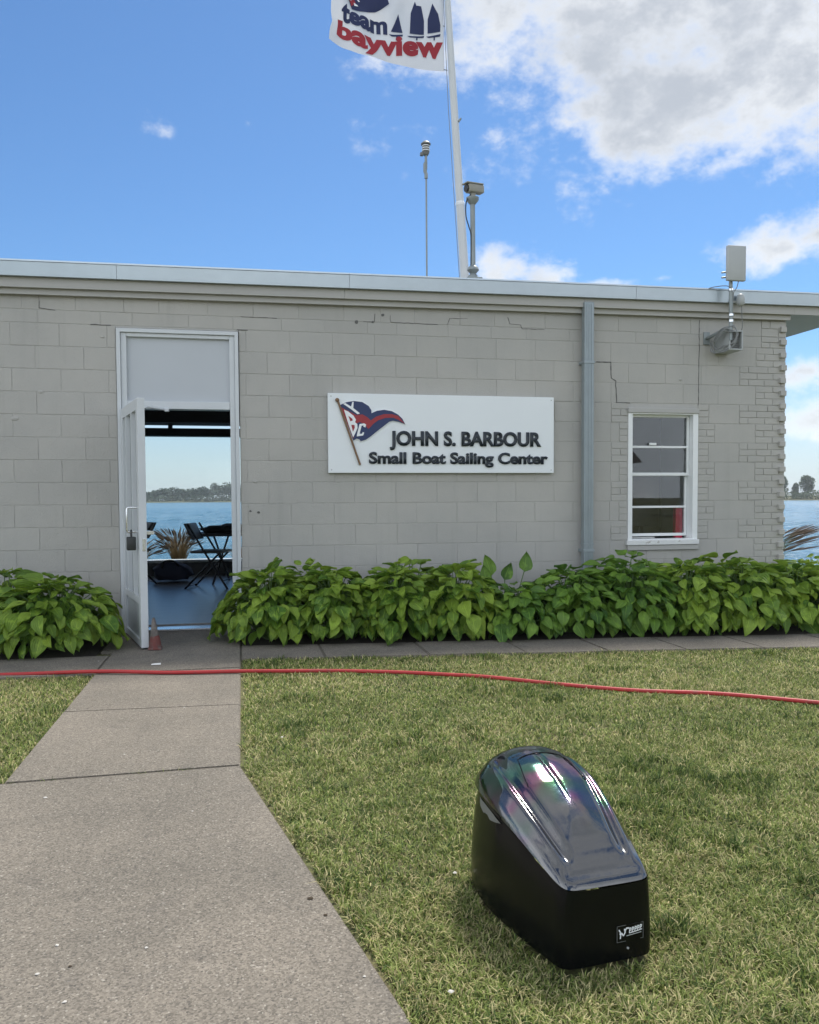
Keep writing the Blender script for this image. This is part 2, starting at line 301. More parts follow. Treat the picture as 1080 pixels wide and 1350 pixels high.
# ------------------------------------------------------------------ object helpers
ORG = {}
def setp(o, label=None, cat=None, group=None, kind=None):
    if label: o['label'] = label
    if cat: o['category'] = cat
    if group: o['group'] = group
    if kind: o['kind'] = kind
    return o
def thing(name, loc, label, cat, group=None):
    o = bpy.data.objects.new(name, None); COL.objects.link(o); o.location = loc; o.empty_display_size = .1
    ORG[o] = Vector(loc); return setp(o, label, cat, group)
def link(name, me, parent=None, loc=None, rot=None):
    o = bpy.data.objects.new(name, me); COL.objects.link(o)
    if parent is not None: o.parent = parent; ORG[o] = ORG[parent]
    if loc is not None: o.location = Vector(loc) - (ORG[parent] if parent is not None else Vector((0, 0, 0)))
    if rot is not None:
        if isinstance(rot, Matrix): o.rotation_euler = rot.to_euler()
        else: o.rotation_euler = rot
    return o
class MB:
    def __init__(s): s.v = []; s.f = []; s.smooth = False
    def add(s, vs, fs):
        n = len(s.v); s.v += [tuple(p) for p in vs]; s.f += [tuple(i+n for i in f) for f in fs]; return s
    def box(s, x0, x1, y0, y1, z0, z1, bev=0.0, T=None):
        x0, x1 = sorted((x0, x1)); y0, y1 = sorted((y0, y1)); z0, z1 = sorted((z0, z1))
        if bev <= 0:
            v = [Vector((x, y, z)) for z in (z0, z1) for y in (y0, y1) for x in (x0, x1)]
            f = [(0, 2, 3, 1), (4, 5, 7, 6), (0, 1, 5, 4), (2, 6, 7, 3), (0, 4, 6, 2), (1, 3, 7, 5)]
        else:
            bm = bmesh.new(); bmesh.ops.create_cube(bm, size=1)
            for q in bm.verts: q.co = Vector(((x0+x1)/2+q.co.x*(x1-x0), (y0+y1)/2+q.co.y*(y1-y0), (z0+z1)/2+q.co.z*(z1-z0)))
            bmesh.ops.bevel(bm, geom=bm.edges[:], offset=bev, segments=2, affect='EDGES', profile=.5)
            bm.verts.index_update(); v = [q.co.copy() for q in bm.verts]; f = [[q.index for q in p.verts] for p in bm.faces]; bm.free()
        if T is not None: v = [T(p) for p in v]
        return s.add(v, f)
    def tube(s, pts, r, n=8, caps=True):
        pts = [Vector(p) for p in pts]; rs = r if isinstance(r, (list, tuple)) else [r]*len(pts)
        vs = []; fs = []; prev = None
        for i, p in enumerate(pts):
            d = (pts[min(i+1, len(pts)-1)]-pts[max(i-1, 0)]).normalized()
            a = prev if prev is not None else (Vector((0, 0, 1)) if abs(d.z) < .9 else Vector((1, 0, 0)))
            a = (a-d*a.dot(d)).normalized(); prev = a; bb = d.cross(a)
            for k in range(n):
                an = 2*math.pi*k/n; vs.append(p+(a*math.cos(an)+bb*math.sin(an))*rs[i])
        for i in range(len(pts)-1):
            for k in range(n): fs.append((i*n+k, i*n+(k+1) % n, (i+1)*n+(k+1) % n, (i+1)*n+k))
        if caps: fs.append(tuple(range(n-1, -1, -1))); fs.append(tuple((len(pts)-1)*n+k for k in range(n)))
        return s.add(vs, fs)
    def prism(s, pts2, T0, T1):
        n = len(pts2); vs = [T0(p) for p in pts2]+[T1(p) for p in pts2]
        fs = [tuple(range(n)), tuple(range(2*n-1, n-1, -1))]+[(i, n+i, n+(i+1) % n, (i+1) % n) for i in range(n)]
        return s.add(vs, fs)
    def mesh(s, name, m, org=Vector((0, 0, 0)), smooth=False):
        me = bpy.data.meshes.new(name); me.from_pydata([Vector(p)-org for p in s.v], [], s.f)
        bm = bmesh.new(); bm.from_mesh(me); bmesh.ops.recalc_face_normals(bm, faces=bm.faces[:]); bm.to_mesh(me); bm.free()
        if m: me.materials.append(MATS[m] if isinstance(m, str) else m)
        if smooth:
            for p in me.polygons: p.use_smooth = True
            me.set_sharp_from_angle(angle=R(50))
        return me
    def build(s, name, m, parent=None, smooth=False, **kw):
        org = ORG[parent] if parent is not None else Vector((0, 0, 0))
        me = s.mesh(name, m, org, smooth); o = link(name, me, parent)
        if parent is None: ORG[o] = Vector((0, 0, 0))
        return setp(o, **kw)
def rebase(o):
    """move a top-level mesh's origin to its base centre"""
    me = o.data; co = np.empty(len(me.vertices)*3); me.vertices.foreach_get('co', co); co = co.reshape(-1, 3)
    p = Vector(((co[:, 0].min()+co[:, 0].max())/2, (co[:, 1].min()+co[:, 1].max())/2, co[:, 2].min()))
    me.transform(Matrix.Translation(-p)); o.location = p; ORG[o] = p; return o
def catmull(pts, n=8):
    pts = [Vector(p) for p in pts]; P = [pts[0]]+pts+[pts[-1]]; out = []
    for i in range(1, len(P)-2):
        for k in range(n):
            t = k/n; a, b, c, d = P[i-1], P[i], P[i+1], P[i+2]
            out.append(.5*((2*b)+(c-a)*t+(2*a-5*b+4*c-d)*t*t+(3*b-a-3*c+d)*t**3))
    out.append(pts[-1]); return out
def interp(x, xs, ys): return float(np.interp(x, xs, ys))

# ------------------------------------------------------------------ ground, lake, shore
WZ = -1.75
LAND = [(-400, 7.4), (-12, 7.4), (2, 7.3), (6.4, 5.6), (8.4, 3.7), (10.5, 2.4), (30, -4), (400, -60), (400, -500), (-400, -500)]
g = MB(); g.add([(x, y, -.022) for x, y in LAND]+[(x, y, -2.4) for x, y in LAND], [tuple(range(len(LAND)))]+[(i, i+1, len(LAND)+i+1, len(LAND)+i) for i in range(7)])
g.build('ground', 'lawn_ground', kind='structure')
w = MB(); w.add([(-4000, -70, WZ-.06), (4000, -70, WZ-.06), (4000, 7000, WZ-.06), (-4000, 7000, WZ-.06)], [(0, 1, 2, 3)]); w.build('lake_water', 'water', kind='structure')
wr, wc = 420, 330; dd = 9.0*(40.0**np.linspace(0, 1, wr)); an = np.radians(np.linspace(-32, 58, wc))
DD, AN = np.meshgrid(dd, an, indexing='ij'); WX_, WY_ = CAM.x+DD*np.sin(AN), CAM.y+DD*np.cos(AN); WH = np.zeros_like(WX_)
for k in range(46):                          # wind chop running towards the shore
    lam = float(np.exp(rng.uniform(np.log(.7), np.log(7)))); dr_ = rng.normal(-1.9, .55); kk = 2*np.pi/lam
    WH += .0085*lam**.85*np.sin(kk*(WX_*np.cos(dr_)+WY_*np.sin(dr_))+rng.uniform(0, 6.28))*np.clip(1.6-DD*.012/lam, 0, 1)
WH *= np.clip((360-DD)/120, 0, 1)*np.clip(1, 0, 1)
me = bpy.data.meshes.new('lake_waves'); idx = np.arange(wr*wc).reshape(wr, wc)
F = np.stack([idx[:-1, :-1], idx[:-1, 1:], idx[1:, 1:], idx[1:, :-1]], -1).reshape(-1, 4)
me.from_pydata(np.stack([WX_, WY_, WZ+WH], -1).reshape(-1, 3).tolist(), [], F.tolist()); me.materials.append(MATS['water'])
for p in me.polygons: p.use_smooth = True
setp(link('lake_waves', me), kind='structure')
sw = MB()
for (x0, y0), (x1, y1) in zip(LAND[1:6], LAND[2:7]):
    d = Vector((x1-x0, y1-y0, 0)).normalized(); nrm = Vector((-d.y, d.x, 0))
    a, b = Vector((x0, y0, 0)), Vector((x1, y1, 0))
    vs = [a+nrm*.05, b+nrm*.05, b+nrm*.30, a+nrm*.30]; sw.add([p+Vector((0, 0, -.06)) for p in vs]+[p+Vector((0, 0, -2.2)) for p in vs], [(0, 1, 2, 3), (4, 7, 6, 5), (0, 4, 5, 1), (1, 5, 6, 2), (2, 6, 7, 3), (3, 7, 4, 0)])
setp(rebase(sw.build('seawall', 'seawall')), 'low concrete seawall along the lake edge behind the building', 'wall')

def foliage(mb, c, rad, n, leaf, rnd, squash=1.0):
    for _ in range(n):
        while True:
            p = Vector((rnd.uniform(-1, 1), rnd.uniform(-1, 1), rnd.uniform(-1, 1)))
            if .35 < p.length < 1: break
        p = Vector((p.x*rad[0], p.y*rad[1], p.z*rad[2]))+Vector(c)
        q = Matrix.Rotation(rnd.uniform(0, 6.28), 3, 'Z') @ Matrix.Rotation(rnd.uniform(-1.2, 1.2), 3, 'X')
        s = leaf*rnd.uniform(.6, 1.4)
        mb.add([p+q @ Vector(v)*s for v in ((-.5, -.3, 0), (.1, -.55, .1), (.6, .1, 0), (.15, .5, -.1), (-.45, .35, .1))], [(0, 1, 2, 3, 4)])
rnd = random.Random(5)
fs = MB(); N = 60
for k in range(N):
    x0 = -420+k*12; x1 = x0+12; f0 = .45+.2*math.sin(k*.7); f1 = .45+.2*math.sin((k+1)*.7)
    fs.add([(x0, 700, WZ-.3), (x1, 700, WZ-.3), (x1, 712, WZ+f1), (x0, 712, WZ+f0), (x1, 900, WZ+3), (x0, 900, WZ+3)], [(0, 1, 2, 3), (3, 2, 4, 5)])
fs.build('far_shore', 'lawn_ground', kind='structure')
wd = MB(); x = -400
while x < 300:
    h = rnd.uniform(9.0, 14.5)*(1+.25*math.sin(x*.05+2.4)); y = 725+rnd.uniform(0, 40); cx = x+rnd.uniform(-1, 1)
    near = -190 < x < 60
    for j in range(4 if near else 2):
        foliage(wd, (cx+rnd.uniform(-3, 3), y, WZ+1+h*rnd.uniform(.35, .78)), (rnd.uniform(3, 6), 4, h*.25), 150 if near else 45, 1.3 if near else 2.4, rnd)
    foliage(wd, (cx, y-8, WZ+2.6), (6, 3, 3.2), 150 if near else 40, 1.2 if near else 2.2, rnd)
    x += rnd.uniform(4, 8)
setp(rebase(wd.build('far_woodland', 'tree_far')), 'band of dark green trees on the far shore seen through the doorway', 'woodland', kind='stuff')
for (x, w_, h_, lab) in [(-134, 4.5, 2.2, 'small white house among trees on the far shore, left end'), (-101, 3.5, 1.8, 'small white house on the far shore, middle of the doorway'), (-66, 4.0, 2.0, 'small white house on the far shore, right end')]:
    hz_ = thing('shore_house', (x, 716, WZ+1), lab, 'house', 'houses on the far shore')
    y = 716; z = WZ+1
    MB().box(x-w_/2, x+w_/2, y, y+6, z, z+h_).build('wall', 'house_white', hz_)
    MB().add([(x-w_/2-.4, y-.5, z+h_), (x+w_/2+.4, y-.5, z+h_), (x+w_/2+.4, y+6.5, z+h_), (x-w_/2-.4, y+6.5, z+h_), (x-w_/2-.4, y+3, z+h_+2), (x+w_/2+.4, y+3, z+h_+2)], [(0, 1, 5, 4), (2, 3, 4, 5), (0, 4, 3), (1, 2, 5), (0, 3, 2, 1)]).build('roof', 'house_roof', hz_)
    for k in (-1, 1): MB().box(x+k*w_*.25-.6, x+k*w_*.25+.6, y-.06, y-.005, z+.6, z+1.4).build('window', 'window_dark', hz_)
# right-hand shore, nearer
rs = MB(); rs.add([(230, 480, WZ-.3), (520, 330, WZ-.3), (535, 350, WZ+1.3), (238, 500, WZ+1.3), (600, 500, WZ+3), (280, 640, WZ+3)], [(0, 1, 2, 3), (3, 2, 4, 5)])
rs.build('island_shore', 'lawn_ground', kind='structure')
wb = MB()
for k in range(70):
    s = k/69; cx = 236+(528-236)*s; cy = 492+(345-492)*s
    foliage(wb, (cx, cy, WZ+2.6), (4.5, 4, rnd.uniform(2.6, 4.4)), 150, .9, rnd)
setp(rebase(wb.build('shore_bushes', 'tree_right')), 'low green scrub along the shore right of the building', 'bushes', kind='stuff')
def shore_tree(dist, dx, dy, h, wdt, lab):
    cx, cy = CAM.x+dx*dist, CAM.y+dy*dist; z0 = WZ+1.2; rr = random.Random(int(h*10))
    t_ = thing('shore_tree', (cx, cy, z0), lab, 'tree', 'trees on the right-hand shore')
    MB().tube([(cx, cy, z0-.4), (cx+.1, cy, z0+h*.4), (cx, cy, z0+h*.8)], [.35, .22, .08], 7).build('trunk', 'bark', t_, True)
    cr = MB()
    for j in range(18):
        a = rr.uniform(0, 6.28); f = rr.uniform(.12, .95); rr_ = wdt*(1.05-f*.75)*rr.uniform(.3, 1)
        foliage(cr, (cx+math.cos(a)*rr_*.7, cy+math.sin(a)*rr_*.7, z0+h*f), (wdt*.46, wdt*.46, h*.15), 130, .8, rr)
    cr.build('crown', 'tree_right', t_)
shore_tree(560, .651, .892, 15.5, 5.0, 'tall tree on the far right shore nearest the brick corner')
shore_tree(560, .664, .888, 9.5, 3.2, 'shorter tree between two taller ones on the right shore')
shore_tree(560, .676, .882, 14.5, 7.0, 'broad dark tree on the right shore at the photo edge')
shore_tree(560, .70, .872, 12.0, 6.0, 'tree on the right shore just past the photo edge')

# across the lawn behind the photographer: seen in the window panes
hb = thing('gray_house', (16, -38, 0), 'low gray house across the lawn mirrored in the window panes', 'house')
MB().box(8, 23, -44, -38, -.1, 3.3).build('wall', 'trim_gray', hb)
rf = MB(); rf.add([(7.4, -37.4, 3.25), (23.6, -37.4, 3.25), (23.6, -44.6, 3.25), (7.4, -44.6, 3.25), (7.4, -41, 5.4), (23.6, -41, 5.4)], [(0, 1, 5, 4), (2, 3, 4, 5), (0, 4, 3), (1, 2, 5), (0, 3, 2, 1)]); rf.build('roof', 'house_roof', hb)
for x in (10, 13.5, 19.5): MB().box(x-.6, x+.6, -37.99, -37.94, 1.0, 2.4).build('window', 'window_dark', hb)
MB().box(16, 17, -37.99, -37.94, .0, 2.1).build('door', 'white_paint', hb)
for (x, y, h, lab) in ((31.0, -36, 7.5, 'leafy tree right of the gray house mirrored in the window'),):
    t_ = thing('yard_tree', (x, y, 0), lab, 'tree'); rr = random.Random(int(x)); MB().tube([(x, y, -.1), (x+.1, y, h*.35), (x, y, h*.75)], [.28, .2, .08], 8).build('trunk', 'bark', t_, True); cr = MB()
    for j in range(22):
        a = rr.uniform(0, 6.28); f = rr.uniform(.3, .95); q_ = rr.uniform(.3, 2.6); foliage(cr, (x+math.cos(a)*q_, y+math.sin(a)*q_, h*f), (1.5, 1.5, h*.13), 70, .4, rr)
    cr.build('crown', 'tree_right', t_)

# ------------------------------------------------------------------ paths
path = bpy.data.objects.new('path', None); COL.objects.link(path); ORG[path] = Vector((0, 0, 0)); setp(path, kind='structure')
def slab(pts, z=0.0):
    """one cast slab with eased edges"""
    c = Vector((sum(p[0] for p in pts)/len(pts), sum(p[1] for p in pts)/len(pts)))
    bm = bmesh.new(); vs = [bm.verts.new((x, y, z)) for x, y in pts]; f = bm.faces.new(vs)
    if f.normal.z < 0: f.normal_flip()
    r = bmesh.ops.extrude_face_region(bm, geom=[f]); 
    for e in r['geom']:
        if isinstance(e, bmesh.types.BMVert): e.co.z = z
    for v_ in vs: v_.co.z = z-.09
    bm.normal_update(); bmesh.ops.recalc_face_normals(bm, faces=bm.faces[:])
    top = [e for e in bm.edges if all(abs(v_.co.z-z) < 1e-5 for v_ in e.verts)]
    bmesh.ops.bevel(bm, geom=top, offset=.007, segments=2, affect='EDGES')
    me = bpy.data.meshes.new('slab'); bm.to_mesh(me); bm.free(); me.materials.append(MATS['concrete']); return link('slab', me, path)
gp = .005
slab([(-1.02, -4.085+gp), (-.02, -4.06+gp), (-.02, -2.92-gp), (-1.02, -2.87-gp)], .001)
slab([(-1.02, -2.87+gp), (-.02, -2.92+gp), (-.02, -1.83-gp), (-1.02, -1.83-gp)], -.002)
slab([(-1.02, -1.83+gp), (-.02, -1.83+gp), (-.02, -.04), (-1.12, -.04), (-1.12, -.95), (-1.02, -1.0)], .0)
slab([(-5.5, -4.20-gp), (-1.02, -4.085-gp), (-.02, -4.06-gp), (.375, -6.03), (.66, -7.45), (1.1, -9.6), (-5.5, -9.6)], .0)
for a, b in ((-1.95, -1.02-gp), (-2.9, -1.95-2*gp), (-3.9, -2.9-2*gp)): slab([(a, -1.79), (b, -1.815), (b, -1.13), (a, -1.10)], -.003)
yr = lambda x: -.93-.118*x; yf = lambda x: -1.50-.123*x
xs_ = [-.02, .62, 1.42, 2.185, 2.84, 3.47, 4.11, 4.85, 5.6, 6.4]
for a, b in zip(xs_[:-1], xs_[1:]): slab([(a+gp, yf(a)), (b-gp, yf(b)), (b-gp, yr(b)), (a+gp, yr(a))], random.uniform(-.004, .002))
jf = MB()
for (xa, ya), (xb, yb) in (((-5.5, -4.20), (-1.02, -4.085)), ((-1.02, -4.085), (-.02, -4.06)), ((-1.02, -2.87), (-.02, -2.92)), ((-1.02, -1.83), (-.02, -1.83))): jf.add([(xa, ya-.012, -.0045), (xb, yb-.012, -.0045), (xb, yb+.012, -.0045), (xa, ya+.012, -.0045)], [(0, 1, 2, 3)])
for xa in xs_[1:-1]: jf.add([(xa-.012, yf(xa)+.01, -.0075), (xa+.012, yf(xa)+.01, -.0075), (xa+.012, yr(xa)-.01, -.0075), (xa-.012, yr(xa)-.01, -.0075)], [(0, 1, 2, 3)])
jf.build('joint_filler', 'joint_dirt', path, kind='stuff')
bed = MB(); bed.add([(-4, -.01, -.008), (-1.13, -.01, -.008), (-1.13, -1.12, -.008), (-4, -1.09, -.008)], [(0, 1, 2, 3)])
bed.add([(-.01, -.01, -.008), (6.3, -.01, -.008), (6.3, yr(6.3)+.01, -.008), (-.01, yr(0)+.01, -.008)], [(0, 1, 2, 3)]); bed.build('planting_bed', 'mulch', kind='structure')

# ------------------------------------------------------------------ building
XL, XR, YB = -7.0, 5.735, 5.6
bld = thing('clubhouse_building', (2, 0, 0), 'long single-storey gray painted block building with flat metal-edged roof', 'building')
DX0, DX1, DZ1 = -1.09, 0.0, 2.772
WX0, WX1, WZ0, WZ1 = 3.915, 4.70, .745, 2.13
wl = MB(); yA, yB2 = .0026, .20
for a in [(XL, DX0, -.1, 3.2), (DX1, WX0, -.1, 3.2), (WX1, XR-.01, -.1, 3.2), (DX0, DX1, DZ1, 3.2), (DX0, DX1, -.1, -.002), (WX0, WX1, -.1, WZ0), (WX0, WX1, WZ1, 3.2)]:
    wl.box(a[0], a[1], yA, yB2, a[2], a[3])
front = wl.build('front_wall', 'mortar', bld)
BM = {}
def piece_mesh(kind, w, h, d=.012, bev=.0022):
    key = (kind, round(w, 3), round(h, 3), round(d, 3))
    if key not in BM:
        w2, h2 = key[1]/2, key[2]/2; b_ = bev; mb = MB()
        o4 = [(-w2, d, -h2), (w2, d, -h2), (w2, d, h2), (-w2, d, h2)]; m4 = [(x, b_, z) for x, _, z in o4]
        i4 = [(-w2+b_, 0, -h2+b_), (w2-b_, 0, -h2+b_), (w2-b_, 0, h2-b_), (-w2+b_, 0, h2-b_)]
        mb.add(o4+m4+i4, [(8, 9, 10, 11)]+[(4+i, 4+(i+1) % 4, 8+(i+1) % 4, 8+i) for i in range(4)]+[(i, (i+1) % 4, 4+(i+1) % 4, 4+i) for i in range(4)])
        BM[key] = mb.mesh(kind, 'painted_block')
    return BM[key]
brnd = random.Random(21)
def piece(kind, x0, x1, z0, z1, yoff=0.0, j=.0012, joint=.0042):
    w = x1-x0-joint; h = z1-z0-joint
    if w < .012 or h < .012: return
    w = round(w/.004)*.004
    o = link(kind, piece_mesh(kind, w, h, d=.016), front, ((x0+x1)/2, yoff+brnd.uniform(-j, j*.4)-.001, (z0+z1)/2), (brnd.uniform(-.004, .004), brnd.uniform(-.002, .002), brnd.uniform(-.0025, .0025)))
CH = .2021; ZC = [-.042+CH*k for k in range(15)]+[2.905, 3.075]
def left_over(x0, x1, holes):
    """stretches of a course left between openings and brick panels"""
    seg = [(x0, x1)]
    for a, b in holes:
        out = []
        for s, e in seg:
            if b <= s or a >= e: out.append((s, e)); continue
            if s < a: out.append((s, a))
            if e > b: out.append((b, e))
        seg = out
    return seg
def bricks(x0, x1, z0, z1, n=3, shift=0.0):
    h = (z1-z0)/n
    for k in range(n):
        x = x0; L = .205; first = (((k+shift) % 2) * .5+.5)*L
        xe = x+first
        while x < x1-.001:
            if x1-xe < .06: xe = x1
            xe = min(xe, x1); piece('brick', x, xe, z0+k*h, z0+(k+1)*h, -.0035, .0022, .0080); x = xe; xe = x+L*brnd.uniform(.85, 1.15)
for k in range(len(ZC)-1):
    z0, z1 = ZC[k], ZC[k+1]; zm = (z0+z1)/2; holes = []
    if zm < DZ1: holes.append((DX0, DX1))
    at_win = WZ0-.05 < zm < WZ1
    if at_win: holes.append((WX0, WX1))
    if k < 14:
        corner = XR-(.36 if k % 2 else .55); holes.append((corner, XR)); bricks(corner, XR, z0, z1, 3, k)
        if at_win:
            rw = .20 if k % 2 else .13; lw = .10 if k % 2 else .19
            holes += [(WX1, WX1+rw), (WX0-lw, WX0)]; bricks(WX1+.002, WX1+rw, z0, z1, 3, k); bricks(WX0-lw, WX0-.002, z0, z1, 3, k+1)
    else:
        holes.append((XR-.3, XR)); bricks(XR-.3, XR, z0, z1, 2, k)
    off = .06 if k % 2 else .263                        # running bond on a common grid
    if k >= 14: off = brnd.uniform(0, .4)
    for s, e in left_over(-3.4, XR, holes):
        grid = [s]; g0 = math.floor((s-off)/.4064)*.4064+off
        while g0 < e:
            if s+.05 < g0 < e-.05: grid.append(g0+(brnd.uniform(-.09, .09) if k >= 14 else brnd.uniform(-.006, .006)))
            g0 += .4064
        grid.append(e)
        for a, b in zip(grid[:-1], grid[1:]): piece('concrete_block', a, b, z0, z1)
# projecting quoin bricks up the corner
qz = .02; qi = 0
hq = CH/3
while qz < 3.0:
    qm = MB().box(-.034, .034, -.040, .02, -.028, .028, .004); me = BM.setdefault('quoin', None) or qm.mesh('quoin_brick', 'painted_block'); BM['quoin'] = me
    link('quoin_brick', me, front, (XR-.050+brnd.uniform(-.004, .004), brnd.uniform(-.004, .004), qz), (brnd.uniform(-.02, .02), 0, brnd.uniform(-.03, .03)))
    qz += 2*hq
# right side of the corner, stepping in and out
MB().box(XR-.008, XR+.012, .03, YB, -.1, 3.2).build('side_wall', 'painted_block', bld)
MB().box(XL-.2, XL, .0, YB, -.1, 3.2).build('end_wall', 'painted_block', bld)
def crack(pts, w=.006):
    mb = MB(); rr = random.Random(int(pts[0][0]*100)); fine = []
    for (x0, z0), (x1, z1) in zip(pts[:-1], pts[1:]):
        n = max(2, int(math.hypot(x1-x0, z1-z0)/.04))
        for i in range(n): fine.append((x0+(x1-x0)*i/n+rr.uniform(-.004, .004), z0+(z1-z0)*i/n+rr.uniform(-.003, .003)))
    fine.append(pts[-1])
    for (x0, z0), (x1, z1) in zip(fine[:-1], fine[1:]):
        d = Vector((x1-x0, 0, z1-z0)); 
        if d.length < 1e-4: continue
        d.normalize(); n_ = Vector((-d.z, 0, d.x))*w*rr.uniform(.12, .34); a = Vector((x0, -.0048, z0))-d*.002; b = Vector((x1, -.0048, z1))+d*.002
        mb.add([a-n_, b-n_, b+n_, a+n_, a-n_+Vector((0, .006, 0)), b-n_+Vector((0, .006, 0)), b+n_+Vector((0, .006, 0)), a+n_+Vector((0, .006, 0))], [(0, 1, 2, 3), (0, 4, 5, 1), (2, 6, 7, 3)])
    mb.build('crack', 'dark_crack', front)
crack([(3.56, 2.590), (3.72, 2.590), (3.725, 2.43), (3.775, 2.40), (3.785, 2.185), (3.93, 2.180)], .016)
crack([(4.712, 3.05), (4.712, 2.6), (4.706, 2.17)], .011)
crack([(1.28, 2.985), (1.28, 2.91), (1.17, 2.905)], .010); crack([(1.43, 2.97), (1.44, 2.91), (1.9, 2.905)], .006)
crack([(2.62, 3.0), (2.64, 2.94), (2.75, 2.93), (2.77, 2.895), (3.0, 2.895)], .008)
crack([(2.0, 2.905), (2.02, 2.97), (2.2, 2.975)], .007)
crack([(-1.73, 3.03), (-1.73, 2.92), (-1.6, 2.905)], .009); crack([(-1.30, 2.79), (-1.13, 2.788)], .012)
crack([(.35, 2.905), (.02, 2.91)], .007); crack([(-.02, 2.785), (.08, 2.787)], .012)
for (x, z, r_) in [(1.105, 2.90, .020), (1.26, 2.905, .013), (1.36, 2.975, .016), (.085, 1.10, .012), (.16, 1.09, .014)]:
    pm_ = MB(); n = 7; pts = [(x+math.cos(6.283*i/n)*r_*brnd.uniform(.7, 1.2), z+math.sin(6.283*i/n)*r_*brnd.uniform(.6, 1.1)) for i in range(n)]
    pm_.prism(pts, lambda p: Vector((p[0], -.0052, p[1])), lambda p: Vector((p[0], .002, p[1]))); pm_.build('spall', 'dark_crack', front)
for (x, z, r_) in [(-1.73, 2.18, .03), (-1.95, 1.94, .035), (.13, 1.38, .028), (-1.2, 2.68, .02), (4.5, 2.43, .025)]:   # paint blisters
    pb = MB(); n = 8; ring = [Vector((x+math.cos(6.283*i/n)*r_*brnd.uniform(.7, 1.2), -.003, z+math.sin(6.283*i/n)*r_*.55)) for i in range(n)]
    pb.add(ring+[Vector((x, -.016, z))], [(i, (i+1) % n, n) for i in range(n)]); pb.build('paint_blister', 'painted_block', front, True)

# roof with its metal edge, fascia board and soffit
SL = .0075
def ramp(x0, x1, y0, y1, za, zb):
    """bar that follows the eave's slight fall"""
    h = lambda x, z: z+SL*(x+2.04)
    mb = MB(); v = []
    for x in (x0, x1):
        for y, z in ((y0, za), (y1, za), (y1, zb), (y0, zb)): v.append((x, y, h(x, z)))
    return mb.add(v, [(0, 1, 2, 3), (4, 7, 6, 5), (0, 4, 5, 1), (1, 5, 6, 2), (2, 6, 7, 3), (3, 7, 4, 0)])
RX1 = 6.55
roof = ramp(XL-.4, RX1-.02, -.10, YB+1.0, 3.17, 3.262).build('roof', 'roofing', bld)
xs_m = [XL-.42, -4.1, -1.05, 1.02, 3.92, RX1]
for a, b in zip(xs_m[:-1], xs_m[1:]):
    me_ = ramp(a+.0015, b-.0015, -.150, -.102, 3.158, 3.276); me_.v = [(x, y-(.012 if z > 3.2+SL*(x+2) and y < -.14 else 0), z) for x, y, z in me_.v]
    me_.build('metal_edge', 'galv', roof)
    ramp(a+.001, b-.001, -.172, .25, 3.278, 3.292).build('drip_cap', 'galv', roof)
ramp(RX1, RX1+.03, -.15, YB+1.0, 3.158, 3.285).build('metal_edge', 'galv', roof)
for a, b in ((XL-.4, -2.9), (-2.9, .98), (.98, 3.39), (3.39, 5.76), (5.76, RX1-.03)):
    ramp(a+.001, b-.001, -.10, -.012, 3.072, 3.157).build('fascia_board', 'trim_gray', roof)
ramp(XL-.4, XR+.01, -.055, -.014, 3.022, 3.071).build('trim_strip', 'trim_gray', roof)
ramp(XR+.014, RX1-.035, -.0115, YB+.9, 3.074, 3.160).build('soffit', 'trim_gray', roof)
ramp(XL, XR-.02, YB+.01, YB+.98, 3.074, 3.160).build('soffit', 'trim_gray', roof)

# downspout
ds = MB(); ds.box(3.375, 3.478, -.135, -.055, .10, 3.16, .008); dso = ds.build('downspout', 'downspout', bld)
for x in (3.398, 3.426, 3.454): MB().box(x-.005, x+.005, -.1405, -.134, .12, 3.14).build('rib', 'downspout', dso)
MB().box(3.368, 3.485, -.142, -.006, .66, .69, .003).build('strap', 'downspout', dso); MB().box(3.368, 3.485, -.1425, -.006, 2.55, 2.575, .003).build('strap', 'downspout', dso)
MB().box(3.371, 3.482, -.139, -.05, .735, .75, .002).build('joint_sleeve', 'downspout', dso)

# door frame and transom
dfm = MB(); X0, X1 = -1.085, -.006
dfm.box(X0, X0+.035, -.022, .12, 0, 2.765, .003); dfm.box(X1-.035, X1, -.022, .12, 0, 2.765, .003); dfm.box(X0, X1, -.0215, .12, 2.73, 2.7655, .003)
dfm.box(X0+.036, X0+.085, .0, .13, 0, 2.729, .004); dfm.box(X1-.082, X1-.036, .0, .13, 0, 2.729, .004)
dfm.box(X0+.086, X1-.083, .0, .13, 2.695, 2.729, .004); dfm.box(X0+.086, X1-.083, -.004, .13, 2.045, 2.115, .004)
dframe = dfm.build('door_frame', 'alum_white', bld)
MB().box(X0+.084, X1-.081, .035, .05, 2.11, 2.70).build('transom_panel', 'panel', dframe)
MB().box(X0+.086, X1-.083, -.03, .16, -.001, .018, .003).build('threshold', 'chrome', dframe)
MB().tube([(-.975, -.03, 1.99), (-.80, -.25, 2.035), (-.655, .02, 2.035)], .008, 6).build('closer_arm', 'alum_white', dframe)
MB().box(-.675, -.635, -.03, .02, 2.02, 2.05, .003).build('closer_bracket', 'alum_white', dframe)

